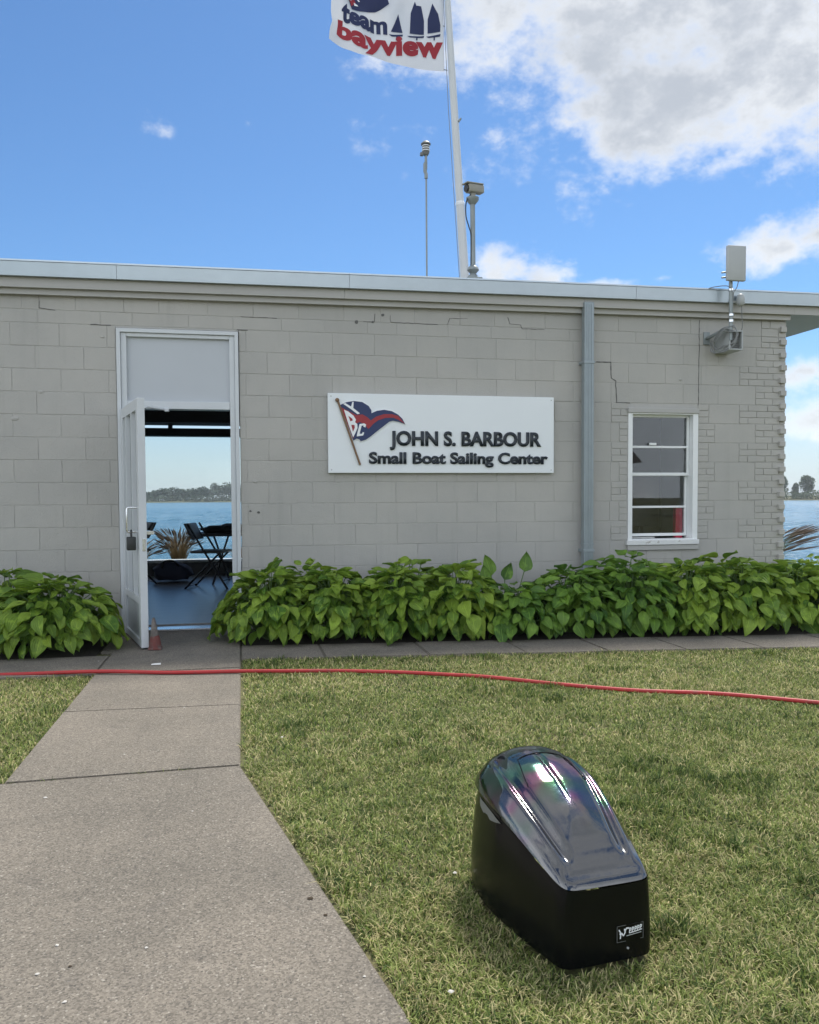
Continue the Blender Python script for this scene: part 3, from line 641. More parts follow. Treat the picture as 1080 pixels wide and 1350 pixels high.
# open door leaf
E_ = Vector((.262, -.965, 0)).normalized(); Nn = Vector((E_.y, -E_.x, 0)); HN = Vector((-1.0, -.012, 0))   # Nn points to the outer face
def DL(p): return HN+E_*p[0]+Nn*p[1]+Vector((0, 0, p[2]))       # p = (along leaf, outwards, up)
LW, LT, LH = .955, .058, 2.032
door = MB()
for a in [(0, .09, 0, LT, .012, LH), (LW-.095, LW, 0, LT, .012, LH), (.0905, LW-.0955, 0, LT, LH-.09, LH), (.0905, LW-.0955, 0, LT, .36, .42), (.0905, LW-.0955, .001, LT-.001, .012, .07)]: door.box(*a, .003, T=DL)
dr = door.build('door', 'alum_white', bld)
MB().box(.088, LW-.093, .022, .028, .41, LH-.085, T=DL).build('pane', 'glass', dr)
MB().box(.088, LW-.093, .012, .040, .068, .362, T=DL).build('kick_panel', 'alum_gray', dr)
st = MB()
for a in (.30, .62): st.box(a, a+.022, .016, LT+.006, .42, LH-.09, .002, T=DL)
st.build('mullion', 'alum_white', dr)
pl = MB(); pl.tube([DL((LW-.09, LT-.003, 1.152)), DL((LW-.09, LT+.075, 1.152)), DL((LW-.09, LT+.082, 1.14)), DL((LW-.09, LT+.082, .965)), DL((LW-.09, LT+.075, .953)), DL((LW-.09, LT-.003, .953))], .009, 8)
pl.build('pull_handle', 'chrome', dr, True)
MB().tube([DL((.05, -.055, .945)), DL((LW-.05, -.055, .945))], .012, 8).build('push_bar', 'chrome', dr, True)
pb = MB()
for a in (.05, LW-.05): pb.box(a-.012, a+.012, -.06, .002, .93, .96, .002, T=DL)
pb.build('push_bar_bracket', 'chrome', dr)
MB().box(LW-.0005, LW+.004, .012, .038, .80, .90, .002, T=DL).build('lock_plate', 'chrome', dr)
MB().box(LW-.02, LW+.002, .004, .046, .0, .012, T=DL).build('bottom_sweep', 'black_metal', dr)
lk = thing('padlock', DL((LW-.09, LT+.06, .80)), 'black combination lock box hanging on the open door pull handle', 'lock')
p0 = (LW-.09, LT+.050)
MB().box(p0[0]-.032, p0[0]+.032, LT+.018, LT+.086, .805, .915, .008, T=DL).build('lock_body', 'lock_black', lk, True)
MB().tube([DL((p0[0]-.02, p0[1], .91)), DL((p0[0]-.02, p0[1], .955)), DL((p0[0]-.012, p0[1], .968)), DL((p0[0]+.012, p0[1], .968)), DL((p0[0]+.02, p0[1], .955)), DL((p0[0]+.02, p0[1], .91))], .006, 8).build('shackle', 'black_metal', lk, True)
for k in range(4): MB().box(p0[0]-.034, p0[0]-.030, LT+.030, LT+.072, .822+k*.02, .834+k*.02, .001, T=DL).build('dial', 'gray_plastic_dark', lk)

# window
win = MB()                               # one ring of casing
o4 = [(WX0-.002, WZ0+.0195), (WX1+.002, WZ0+.0195), (WX1+.002, WZ1-.0495), (WX0-.002, WZ1-.0495)]; i4 = [(WX0+.045, WZ0+.030), (WX1-.055, WZ0+.030), (WX1-.055, WZ1-.062), (WX0+.045, WZ1-.062)]
vv = [(x, y, z) for y in (-.012, .16) for x, z in o4+i4]
win.add(vv, [(k, (k+1) % 4, 4+(k+1) % 4, 4+k) for k in range(4)]+[(8+k, 12+k, 12+(k+1) % 4, 8+(k+1) % 4) for k in range(4)]+[(k, 8+k, 8+(k+1) % 4, (k+1) % 4) for k in range(4)]+[(4+k, 4+(k+1) % 4, 12+(k+1) % 4, 12+k) for k in range(4)])
wo_ = win.build('window', 'white_paint', bld)
MB().box(WX0-.01, WX1+.005, -.03, .16, WZ1-.049, WZ1+.0, .004).build('head_trim', 'trim_gray', wo_)
MB().box(WX0-.025, WX1+.008, -.045, .18, WZ0-.03, WZ0+.019, .005).build('sill', 'white_paint_worn', wo_)
MB().box(WX0-.012, WX1+.012, -.032, .0, WZ0-.085, WZ0-.033, .006).build('lower_sill', 'trim_gray', wo_)
SX0, SX1 = WX0+.046, WX1-.057
def sash(y, z0, z1, zm, nm):
    s_ = MB(); w_ = .026
    s_.box(SX0+.001, SX0+w_, y, y+.035, z0, z1, .002); s_.box(SX1-w_, SX1-.001, y, y+.035, z0, z1, .002)
    s_.box(SX0+w_+.0005, SX1-w_-.0005, y+.0005, y+.034, z1-.038, z1, .002); s_.box(SX0+w_+.0005, SX1-w_-.0005, y+.0005, y+.034, z0, z0+.03, .002)
    s_.box(SX0+w_+.0005, SX1-w_-.0005, y+.002, y+.032, zm-.011, zm+.011, .002)
    s_.build(nm, 'white_paint', wo_)
    for a, b in ((z0+.028, zm-.009), (zm+.009, z1-.036)): MB().box(SX0+w_-.003, SX1-w_+.003, y+.015, y+.019, a, b).build('pane', 'glass', wo_)
sash(.060, 1.435, 2.08, 1.735, 'upper_sash'); sash(.100, .80, 1.47, 1.108, 'lower_sash')
MB().box(4.18, 4.26, .045, .062, 1.752, 1.776, .004).build('sash_latch', 'white_paint', wo_)
MB().box(WX0+.04, WX1-.05, .137, .21, WZ0-.02, WZ0+.03).build('stool', 'white_paint', wo_)
setp(rebase(MB().box(SX1-.105, SX1-.024, .140, .20, WZ0+.031, 1.105, .004).build('red_binder', 'red_binder')), 'red binder standing inside the window at its lower right', 'binder')
setp(rebase(MB().box(4.02, 4.30, .142, .205, WZ0+.031, WZ0+.045, .003).build('paper_stack', 'paper')), 'white papers lying on the ledge inside the window', 'papers')
tv = thing('monitor', (4.3, .62, WZ0+.0), 'dark computer screen behind the lower window panes', 'monitor')
MB().box(4.18, 4.56, .55, .58, .88, 1.13, .006).build('screen', 'black_metal', tv); MB().box(4.35, 4.39, .575, .61, .76, .95).build('stand', 'black_metal', tv); MB().box(4.26, 4.48, .50, .66, .75, .765, .003).build('foot', 'black_metal', tv)
dk = thing('desk', (4.4, .6, .03), 'dark desk standing inside behind the window', 'desk'); MB().box(3.7, 5.2, .23, .95, .71, .748, .004).build('desk_top', 'dark_interior', dk)
for x in (3.75, 5.15):
    for y in (.3, .9): MB().box(x-.03, x+.03, y-.03, y+.03, .03, .709).build('leg', 'dark_interior', dk)

# interior
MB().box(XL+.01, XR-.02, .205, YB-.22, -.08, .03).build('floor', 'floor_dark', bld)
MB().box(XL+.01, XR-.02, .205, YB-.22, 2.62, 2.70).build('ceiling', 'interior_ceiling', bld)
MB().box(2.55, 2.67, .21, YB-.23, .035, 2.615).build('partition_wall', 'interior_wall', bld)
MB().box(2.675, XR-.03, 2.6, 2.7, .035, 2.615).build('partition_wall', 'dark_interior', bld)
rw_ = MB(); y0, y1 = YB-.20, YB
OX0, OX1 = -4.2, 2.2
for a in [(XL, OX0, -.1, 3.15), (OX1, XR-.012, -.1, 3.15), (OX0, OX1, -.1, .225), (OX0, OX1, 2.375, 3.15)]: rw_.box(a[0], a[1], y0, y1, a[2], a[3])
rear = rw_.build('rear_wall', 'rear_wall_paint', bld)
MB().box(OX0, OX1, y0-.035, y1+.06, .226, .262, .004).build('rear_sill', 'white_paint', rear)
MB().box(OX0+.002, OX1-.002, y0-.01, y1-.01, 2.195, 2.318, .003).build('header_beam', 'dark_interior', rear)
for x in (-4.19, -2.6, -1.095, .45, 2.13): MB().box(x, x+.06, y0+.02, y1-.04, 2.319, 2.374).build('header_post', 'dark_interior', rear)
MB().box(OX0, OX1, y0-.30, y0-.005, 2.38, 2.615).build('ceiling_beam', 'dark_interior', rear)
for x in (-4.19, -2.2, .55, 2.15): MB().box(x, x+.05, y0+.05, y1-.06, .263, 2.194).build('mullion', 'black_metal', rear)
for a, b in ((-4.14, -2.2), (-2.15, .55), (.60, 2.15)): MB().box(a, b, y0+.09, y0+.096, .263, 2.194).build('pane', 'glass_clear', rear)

# folding chairs, table, bag
def folding_chair(loc, rz, label):
    t_ = thing('folding_chair', loc, label, 'chair', 'folding chairs inside the room'); t_.rotation_euler = (0, 0, rz); t_.scale = (1.1, 1.1, 1.08); ORG[t_] = Vector((0, 0, 0))
    for s in (-.21, .21):
        MB().tube([(s, -.26, .0), (s, .02, .46), (s, .22, .80)], .013, 8).build('leg', 'black_metal', t_, True)
        MB().tube([(s*.9, .27, .0), (s*.9, -.17, .45)], .012, 8).build('leg', 'black_metal', t_, True)
    MB().tube([(-.19, .24, .03), (.19, .24, .03)], .009, 6).build('stretcher', 'black_metal', t_); MB().tube([(-.21, -.20, .1), (.21, -.20, .1)], .009, 6).build('stretcher', 'black_metal', t_)
    MB().box(-.20, .20, -.20, .20, .435, .465, .012).build('seat', 'gray_plastic_dark', t_, True)
    bk = MB(); n = 8
    for i in range(n):
        pass
    T = lambda p: Vector((p.x, p.y+.17+(p.z-.6)*.5+.05*(1-(p.x/.21)**2)*-.6, p.z))
    bk.box(-.20, .20, -.011, .011, .60, .80, .006, T=T); bk.build('backrest', 'gray_plastic_dark', t_, True)
    return t_
folding_chair((-.40, 3.45, .03), R(74), 'dark folding chair drawn up to the table inside the doorway')
folding_chair((-1.52, 4.1, .03), R(-65), 'pale-backed folding chair half hidden by the open door')
tb = thing('folding_table', (.35, 4.0, .03), 'dark folding table end seen inside the doorway', 'table')
MB().box(-.62, 1.3, 3.7, 4.45, .70, .742, .01).build('table_top', 'dark_interior', tb)
for x in (-.40, 1.1):
    for s in (0, 1): MB().tube([(x+(.22 if s else 0), 3.8+s*.55, .03), (x+(0 if s else .22), 3.8+s*.55, .70)], .014, 8).build('leg', 'black_metal', tb, True)
def lump(name, c, r, m, seed, n=3):
    bm = bmesh.new(); bmesh.ops.create_icosphere(bm, subdivisions=n, radius=1); rr = random.Random(seed); ph = [rr.uniform(0, 6) for _ in range(6)]
    for v_ in bm.verts:
        p = v_.co.copy(); k = 1+.14*math.sin(4*p.x+ph[0])*math.sin(5*p.y+ph[1])+.09*math.sin(9*p.x+7*p.z+ph[2])+.05*math.sin(15*p.y+11*p.x+ph[3])
        v_.co = Vector((p.x*r[0]*k, p.y*r[1]*k, max(p.z, -.75)*r[2]*k))
    me = bpy.data.meshes.new(name); bm.to_mesh(me); bm.free(); me.materials.append(MATS[m])
    for p in me.polygons: p.use_smooth = True
    return link(name, me, None, c)
setp(lump('jacket', (-.10, 4.0, .785), (.46, .22, .075), 'black_fabric', 4), 'black jacket thrown over the folding table', 'jacket')
bg_ = thing('duffel_bag', (-.98, 4.35, .03), 'dark navy duffel bag on the floor inside the doorway', 'bag')
o_ = lump('bag_body', (-.98, 4.4, .16), (.28, .18, .15), 'navy_fabric', 9); o_.parent = bg_; o_.location = Vector((-.98, 4.4, .17))-ORG[bg_]; 
MB().tube(catmull([(-1.12, 4.28, .24), (-1.08, 4.22, .33), (-.96, 4.2, .34), (-.88, 4.24, .26)], 5), .014, 6).build('handle', 'black_fabric', bg_, True)

# ------------------------------------------------------------------ sign
sg = thing('building_sign', (1.95, -.03, 1.46), 'large white sign board with raised dark letters and a burgee emblem', 'sign')
sx0, sx1, sz0, sz1 = .817, 3.083, 1.458, 2.214
MB().box(sx0, sx1, -.058, -.012, sz0, sz1, .004).build('board', 'sign_white', sg)
def text_mesh(body, bold=0.0):
    cu = bpy.data.curves.new('txt', 'FONT'); cu.body = body; cu.size = 1; cu.offset = bold; cu.fill_mode = 'BOTH'; cu.extrude = 0; cu.resolution_u = 4
    ob = bpy.data.objects.new('txt', cu); COL.objects.link(ob)
    dg = bpy.context.evaluated_depsgraph_get(); me = bpy.data.meshes.new_from_object(ob.evaluated_get(dg)); bpy.data.objects.remove(ob); bpy.data.curves.remove(cu); return me
def ext(me, ax):
    v = [q.co[ax] for q in me.vertices]; return min(v), max(v)
def layout(s, bold):
    """each character's flat mesh with its left edge in the set line"""
    out = []; 
    for i, ch in enumerate(s):
        if ch == ' ': continue
        g_ = text_mesh(ch, bold); full = text_mesh(s[:i+1], bold); gx = ext(g_, 0); out.append((ch, g_, ext(full, 0)[1]-(gx[1]-gx[0])-gx[0])); bpy.data.meshes.remove(full)
    return out
def raised_line(s, x0, x1, zbase, cap, bold, yb, depth, m, parent, name='letter'):
    lay = layout(s, bold); a = min(ext(g_, 0)[0]+o for _, g_, o in lay); b = max(ext(g_, 0)[1]+o for _, g_, o in lay)
    H = text_mesh('H', bold); hz_ = ext(H, 1); kz = cap/(hz_[1]-hz_[0]); kx = (x1-x0)/(b-a)
    for ch, g_, o in lay:
        bm = bmesh.new(); bm.from_mesh(g_)
        for v_ in bm.verts: v_.co = Vector((x0+(v_.co.x+o-a)*kx, yb, zbase+(v_.co.y-hz_[0])*kz))
        r = bmesh.ops.extrude_face_region(bm, geom=bm.faces[:])
        for e in r['geom']:
            if isinstance(e, bmesh.types.BMVert): e.co.y -= depth
        bmesh.ops.recalc_face_normals(bm, faces=bm.faces[:])
        for v_ in bm.verts: v_.co -= ORG[parent]
        me = bpy.data.meshes.new(name); bm.to_mesh(me); bm.free(); me.materials.append(MATS[m]); o_ = link(name, me, parent)
raised_line('JOHN S. BARBOUR', 1.408, 2.945, 1.720, .142, .036, -.0575, .015, 'sign_letter', sg)
raised_line('Small Boat Sailing Center', 1.205, 3.015, 1.546, .112, .034, -.0575, .015, 'sign_letter', sg)
def SZ(zx, zy):        # burgee drawing -> board coordinates
    px, py = zx/6.353+430, zy/6.35+500
    return (sx0+(px-432)/298.0*(sx1-sx0)*1.015-.004, sz1-(py-519.5-(px-432)*.012)/103.5*(sz1-sz0))
def plate(pts, y0, y1, m, name, par=None):
    q = [SZ(*p) for p in pts]; mb = MB()
    bm = bmesh.new(); vs = [bm.verts.new((x, y0, z)) for x, z in q]; f = bm.faces.new(vs); r = bmesh.ops.extrude_face_region(bm, geom=[f])
    for e in r['geom']:
        if isinstance(e, bmesh.types.BMVert): e.co.y = y1
    bmesh.ops.triangulate(bm, faces=bm.faces[:]); bmesh.ops.recalc_face_normals(bm, faces=bm.faces[:])
    for v_ in bm.verts: v_.co -= ORG[sg]
    me = bpy.data.meshes.new(name); bm.to_mesh(me); bm.free(); me.materials.append(MATS[m]); return link(name, me, par or sg)
OUT = [(113, 222), (160, 200), (220, 190), (285, 198), (335, 230), (357, 265), (358, 290), (400, 270), (460, 261), (520, 272), (570, 300), (605, 335), (627, 380), (580, 362), (530, 352), (500, 360), (460, 392), (400, 440), (340, 490), (310, 510), (270, 522), (262, 508), (240, 500), (212, 516)]
cx_, cy_ = 330, 350
bur = plate([(cx_+(x-cx_)*1.025, cy_+(y-cy_)*1.03) for x, y in OUT], -.0575, -.066, 'mark_white', 'burgee')
plate(OUT, -.0665, -.070, 'navy', 'burgee_field', bur)
plate([(115, 240), (238, 306), (285, 300), (322, 322), (352, 350), (395, 318), (455, 298), (520, 297), (572, 312), (624, 378), (575, 345), (530, 326), (470, 328), (412, 348), (372, 378), (345, 408), (330, 420), (302, 384), (264, 362), (240, 375), (228, 440), (212, 500)], -.0705, -.0715, 'red', 'burgee_stripe', bur)
plate([(140, 262), (172, 276), (216, 312), (234, 345), (226, 364), (244, 380), (246, 412), (228, 456), (210, 490), (178, 395)], -.0717, -.0725, 'mark_white', 'letter', bur)
plate([(174, 312), (205, 336), (209, 350), (190, 358)], -.0726, -.0732, 'red', 'letter_counter', bur); plate([(197, 386), (222, 388), (224, 410), (209, 444)], -.0726, -.0732, 'red', 'letter_counter', bur)
plate([(133, 214), (152, 208), (196, 236), (206, 198), (217, 197), (214, 248), (266, 292), (246, 299), (196, 258)], -.0717, -.0725, 'mark_white', 'letter', bur)
plate([(262, 380), (298, 374), (314, 385), (308, 408), (292, 402), (294, 392), (278, 394), (262, 460), (282, 460), (286, 446), (298, 450), (290, 474), (240, 482), (240, 470)], -.0717, -.0725, 'mark_white', 'letter', bur)
a = SZ(92, 188); b = SZ(264, 718)
MB().tube([(a[0], -.074, a[1]), (b[0], -.074, b[1])], .010, 8).build('burgee_staff', 'pole_wood', sg, True)
k_ = MB(); k_.tube([(a[0]-.003, -.074, a[1]-.012), (a[0]-.004, -.074, a[1]), (a[0]-.006, -.074, a[1]+.016), (a[0]-.007, -.074, a[1]+.024)], [.009, .020, .018, .006], 10); k_.build('staff_knob', 'pole_wood', sg, True)
for x, z in ((sx0+.03, sz0+.03), (sx1-.03, sz0+.03), (sx0+.03, sz1-.03), (sx1-.03, sz1-.03)): MB().tube([(x, -.0575, z), (x, -.061, z)], .006, 8).build('screw', 'gray_plastic', sg)

# ------------------------------------------------------------------ roof equipment
rz = lambda x: 3.262+SL*(x+2.04)
wm = thing('weather_mast', (2.37, 2.5, rz(2.37)), 'thin roof mast with small weather sensor on top, left of the flagpole', 'mast')
MB().box(2.30, 2.44, 2.43, 2.57, rz(2.37), rz(2.37)+.02, .003).build('base_plate', 'galv_pipe', wm)
MB().tube([(2.37, 2.5, rz(2.37)), (2.368, 2.5, 5.15), (2.366, 2.5, 5.42)], .011, 8).build('pole', 'galv_pipe', wm, True)
MB().tube([(2.366, 2.5, 5.28), (2.366, 2.5, 5.34), (2.352, 2.5, 5.36), (2.352, 2.5, 5.46), (2.366, 2.5, 5.48)], .022, 8).build('clamp', 'galv_pipe', wm, True)
MB().tube([(2.366, 2.5, 5.40), (2.364, 2.5, 5.60)], .017, 8).build('stem', 'galv_pipe', wm, True)
MB().tube([(2.364, 2.5, 5.57), (2.364, 2.5, 5.60), (2.364, 2.5, 5.69)], [.03, .045, .045], 12).build('sensor_body', 'gray_plastic_dark', wm, True)
for z, r_ in ((5.62, .052), (5.65, .050), (5.68, .050)): MB().tube([(2.364, 2.5, z), (2.364, 2.5, z+.010)], r_, 12).build('louver', 'mark_white', wm)
MB().tube([(2.364, 2.5, 5.70), (2.364, 2.5, 5.715), (2.364, 2.5, 5.745)], [.062, .064, .03], 12).build('cap', 'gray_plastic_dark', wm, True)
MB().box(2.29, 2.33, 2.48, 2.52, 5.56, 5.60, .004).build('side_sensor', 'gray_plastic_dark', wm)

rc = thing('roof_camera', (2.378, .4, rz(2.38)), 'surveillance camera on a short post on the roof beside the flagpole', 'camera')
MB().box(2.30, 2.456, .32, .48, rz(2.38), 3.475, .004).build('base_plate', 'galv_pipe', rc)
MB().tube([(2.378, .4, 3.47), (2.378, .4, 3.50), (2.378, .4, 3.525), (2.378, .4, 3.56), (2.378, .4, 3.585), (2.378, .4, 3.61)], [.055, .050, .030, .062, .055, .026], 12).build('flange', 'galv_pipe', rc, True)
MB().tube([(2.378, .4, 3.60), (2.376, .4, 3.85), (2.374, .4, 4.235)], .026, 12).build('post', 'galv_pipe', rc, True)
MB().tube([(2.374, .4, 4.225), (2.374, .4, 4.27), (2.374, .4, 4.295)], [.028, .065, .068], 12).build('cap', 'galv_pipe', rc, True)
MB().box(2.35, 2.40, .37, .43, 4.29, 4.345, .008).build('bracket', 'camera_tan', rc)
cb = Matrix.Rotation(R(20), 3, 'Z') @ Matrix.Rotation(R(-4), 3, 'Y')
TT = lambda p: Vector((2.392, .4, 4.385))+cb @ p
bd = MB(); bd.box(-.09, .10, -.045, .045, -.042, .042, .014, T=TT); bd.build('camera_body', 'camera_tan', rc, True)
MB().box(-.12, .09, -.052, .052, .040, .052, .004, T=TT).build('sunshield', 'camera_tan', rc)
MB().tube([TT(Vector((-.088, 0, -.004))), TT(Vector((-.108, 0, -.004)))], .036, 14).build('lens', 'black_metal', rc, True)
MB().tube(catmull([(2.36, .38, 4.33), (2.30, .37, 4.24), (2.295, .37, 4.10), (2.33, .38, 3.99), (2.352, .385, 3.90), (2.352, .39, 3.6)], 5), .007, 6).build('cable', 'cable', rc, True)

fp = thing('flagpole', (4.25, 6.5, -.02), 'tall white leaning flagpole rising behind the building', 'flagpole')
fpx = lambda z: 3.984+(z-5.1)*(-.303/4.87)
MB().tube([(fpx(z), 6.5, z) for z in (-.02, 3, 5, 6.45)], [.095, .088, .082, .077], 18).build('lower_shaft', 'flagpole_white', fp, True)
MB().tube([(fpx(z), 6.5, z) for z in (6.45, 8.5, 11.5)], [.070, .064, .050], 18).build('upper_shaft', 'flagpole_white', fp, True)
MB().tube([(fpx(z), 6.5, z) for z in (6.42, 6.44, 6.47, 6.485)], [.079, .083, .083, .073], 18).build('collar', 'mark_white', fp, True)
MB().tube([(fpx(11.5), 6.5, 11.5), (fpx(11.55), 6.5, 11.55), (fpx(11.62), 6.5, 11.62), (fpx(11.68), 6.5, 11.68)], [.05, .09, .09, .02], 14).build('truck', 'mark_white', fp, True)
MB().tube([(fpx(1.2)-.10, 6.42, 1.2), (fpx(5)-.12, 6.42, 5), (fpx(8)-.13, 6.42, 8), (fpx(11.5)-.06, 6.45, 11.5)], .006, 5).build('halyard', 'cable_gray', fp)
MB().tube([(fpx(8.0)+.06, 6.45, 7.86), (fpx(8.0)+.10, 6.44, 7.92)], .018, 6).build('cleat', 'galv_pipe', fp)

# flag: hoist at right, fly to the left, sagging in the middle
fl = thing('flag', (3.62, 6.42, 8.70), 'white team flag with red and navy lettering flying from the pole', 'flag')
AA = [0, .15, .3, .45, .6, .75, .88, 1.0]
def FL(a, b_, off=0.0):
    """a: 0 hoist to 1 fly, b_: 0 foot to 1 head"""
    zb = interp(a, AA, [8.69, 8.69, 8.71, 8.735, 8.77, 8.83, 8.92, 9.06]); zt = interp(a, AA, [10.25, 10.18, 10.02, 9.86, 9.84, 9.98, 10.10, 10.05])
    x = 3.60-.02*b_-2.02*a+.16*max(0, a-.8)*b_*3
    fold = 0.0
    z = zb+(zt-zb)*(b_+.035*math.sin(3.1*math.pi*b_)*math.sin(2.5*a*math.pi))-.03*fold
    x += .12*math.exp(-((b_-.33)/.16)**2)*max(0, a-.86)*2-.0
    y = 6.42+a*(.35+.65*b_)*(.10*math.sin(2.2*math.pi*a+2.6*b_)+.065*math.sin(5*math.pi*a-5.2*b_+.6)+.035*math.sin(9*math.pi*a+7*b_))+.022*math.sin(7*b_+8*a)*min(1, 4*a)-.12*fold
    return Vector((x, y-off, z))
na, nb = 72, 44; mb = MB()
mb.add([FL(i/na, j/nb) for i in range(na+1) for j in range(nb+1)], [(i*(nb+1)+j, (i+1)*(nb+1)+j, (i+1)*(nb+1)+j+1, i*(nb+1)+j+1) for i in range(na) for j in range(nb)])
cloth = mb.build('cloth', 'flag_cloth', fl, True)
def flag_print(bm, m, name, off=.012):
    """lay a flat drawing (x = 1-a, y = b) on the cloth"""
    bmesh.ops.triangulate(bm, faces=bm.faces[:])
    for _ in range(7):
        es = [e for e in bm.edges if e.calc_length() > .016]
        if not es: break
        bmesh.ops.subdivide_edges(bm, edges=es, cuts=1); bmesh.ops.triangulate(bm, faces=bm.faces[:])
    for v_ in bm.verts:
        a, b_ = 1-v_.co.x, v_.co.y; p = FL(a, b_); nn = (FL(a+.004, b_)-FL(a-.004, b_)).cross(FL(a, b_+.004)-FL(a, b_-.004)).normalized()
        if nn.dot(CAM-p) < 0: nn = -nn
        v_.co = p+nn*off-ORG[fl]
    me = bpy.data.meshes.new(name); bm.to_mesh(me); bm.free(); me.materials.append(MATS[m])
    for p in me.polygons: p.use_smooth = True
    return link(name, me, cloth)
def flag_text(s, x0, x1, yb, xh, bold, m):
    lay = layout(s, bold); a = min(ext(g_, 0)[0]+o for _, g_, o in lay); b = max(ext(g_, 0)[1]+o for _, g_, o in lay); X = text_mesh('x', bold); e = ext(X, 1)
    for ch, g_, o in lay:
        bm = bmesh.new(); bm.from_mesh(g_)
        for v_ in bm.verts: v_.co = Vector((x0+(v_.co.x+o-a)/(b-a)*(x1-x0), yb+(v_.co.y-e[0])/(e[1]-e[0])*xh, 0))
        flag_print(bm, m, 'letter')
def flag_poly(pts, m, name, off=.012):
    bm = bmesh.new(); bm.faces.new([bm.verts.new((x, y, 0)) for x, y in pts]); return flag_print(bm, m, name, off)
flag_text('bayview', .06, .99, .115, .20, .046, 'flag_red')
flag_text('team', .10, .50, .385, .20, .044, 'flag_navy')
for x0, w_, h_, typ in ((.515, .12, .34, 0), (.675, .15, .42, 1), (.845, .125, .36, 2)):
    y0 = .37
    if typ == 0: flag_poly([(x0+.015, y0+.07), (x0+w_*.68, y0+h_), (x0+w_*.98, y0+.07)], 'flag_navy', 'sail')
    elif typ == 1: flag_poly([(x0+.02, y0+.07), (x0+w_*.25, y0+h_*.75), (x0+w_*.5, y0+h_), (x0+w_*.58, y0+h_*.88), (x0+w_*.85, y0+h_*.82), (x0+w_, y0+h_*.5), (x0+w_*.98, y0+.06)], 'flag_navy', 'sail')
    else: flag_poly([(x0+.01, y0+.07), (x0+w_*.1, y0+h_*.6), (x0+w_*.45, y0+h_), (x0+w_*.85, y0+h_*.72), (x0+w_, y0+h_*.4), (x0+w_*.98, y0+.07)], 'flag_navy', 'sail')
    flag_poly([(x0-.005, y0+.03), (x0+w_, y0+.045), (x0+w_*.97, y0+.015), (x0+.02, y0+.008)], 'flag_navy', 'hull'); flag_poly([(x0+w_*.5, y0+.012), (x0+w_*.6, y0+.012), (x0+w_*.58, y0-.03), (x0+w_*.5, y0-.03)], 'flag_navy', 'hull')
flag_poly([(.10, .93), (.20, .62), (.26, .65), (.34, .70), (.44, .79), (.52, .88), (.50, .99), (.36, .98), (.22, .99)], 'flag_navy', 'emblem')
flag_poly([(.135, .85), (.195, .655), (.24, .78), (.19, .90)], 'flag_red', 'emblem', .017)
for pts in ([(.165, .83), (.185, .73), (.205, .78), (.19, .84)], [(.20, .94), (.27, .83), (.282, .85), (.215, .96)], [(.222, .70), (.262, .74), (.252, .76), (.232, .74), (.228, .76), (.218, .75)]): flag_poly(pts, 'mark_white', 'emblem', .022)
for j in (0.02, .5, .97):
    p = FL(0, j); MB().tube([p+Vector((-.01, -.002, 0)), (fpx(p.z)-.10, 6.43, p.z)], .008, 6).build('clip', 'gray_plastic_dark', fl)

# panel antenna on its wall bracket
pa = thing('panel_antenna', (4.80, -.02, 2.85), 'white flat panel antenna on a bent pipe mount near the roof corner', 'antenna')
AX, AY = 4.905, -.265
MB().box(4.755, 4.825, -.018, -.003, 2.80, 2.93, .003).build('wall_plate', 'galv_pipe', pa)
MB().tube(catmull([(4.79, -.015, 2.865), (4.79, -.10, 2.868), (4.83, -.20, 2.90), (4.90, -.262, 2.925), (AX, AY, 2.98)], 4), .018, 10).build('arm', 'galv_pipe', pa, True)
MB().tube([(AX, AY, 2.80), (AX-.002, AY, 3.15), (AX-.006, AY, 3.46)], .019, 12).build('pipe', 'galv_pipe', pa, True)
for z in (2.985, 3.045, 3.30): MB().tube([(AX, AY, z), (AX, AY, z+.022)], .027, 10).build('clamp', 'chrome', pa, True)
MB().box(AX-.085, AX+.118, AY-.075, AY-.030, 3.385, 3.735, .008).build('panel', 'gray_plastic', pa, True)
MB().box(AX-.03, AX+.03, AY-.029, AY+.025, 3.43, 3.53, .003).build('bracket', 'galv_pipe', pa)
for z in (3.44, 3.49): MB().tube([(AX-.03, AY, z), (AX-.12, AY-.02, z-.02)], .009, 6).build('bolt', 'galv_pipe', pa)
MB().tube(catmull([(AX+.05, AY-.05, 3.39), (AX+.045, AY-.03, 3.33), (AX+.02, AY-.01, 3.27), (AX+.022, AY, 3.15)], 5), .005, 6).build('cable', 'cable_gray', pa, True)
MB().tube(catmull([(AX+.02, AY, 3.22), (AX-.03, AY-.02, 3.335), (AX-.16, AY+.06, 3.345), (AX-.20, -.155, 3.325), (AX-.21, -.152, 3.27)], 5), .005, 6).build('cable', 'cable_gray', pa, True)
rr = random.Random(2)
for q in range(4):
    ps = [(4.82, -.05, 2.80+q*.01), (4.80+q*.01, -.12, 2.70+q*.012), (4.86, -.22, 2.69+q*.02), (4.92, -.29, 2.76), (4.95, -.30, 2.86), (4.90, -.295, 2.95-q*.02), (4.82, -.24, 2.90), (4.80, -.15, 2.80)]
    MB().tube(catmull([tuple(c+rr.uniform(-.015, .015) for c in p) for p in ps], 4), .006, 5).build('cable_loop', 'cable_gray', pa, True)

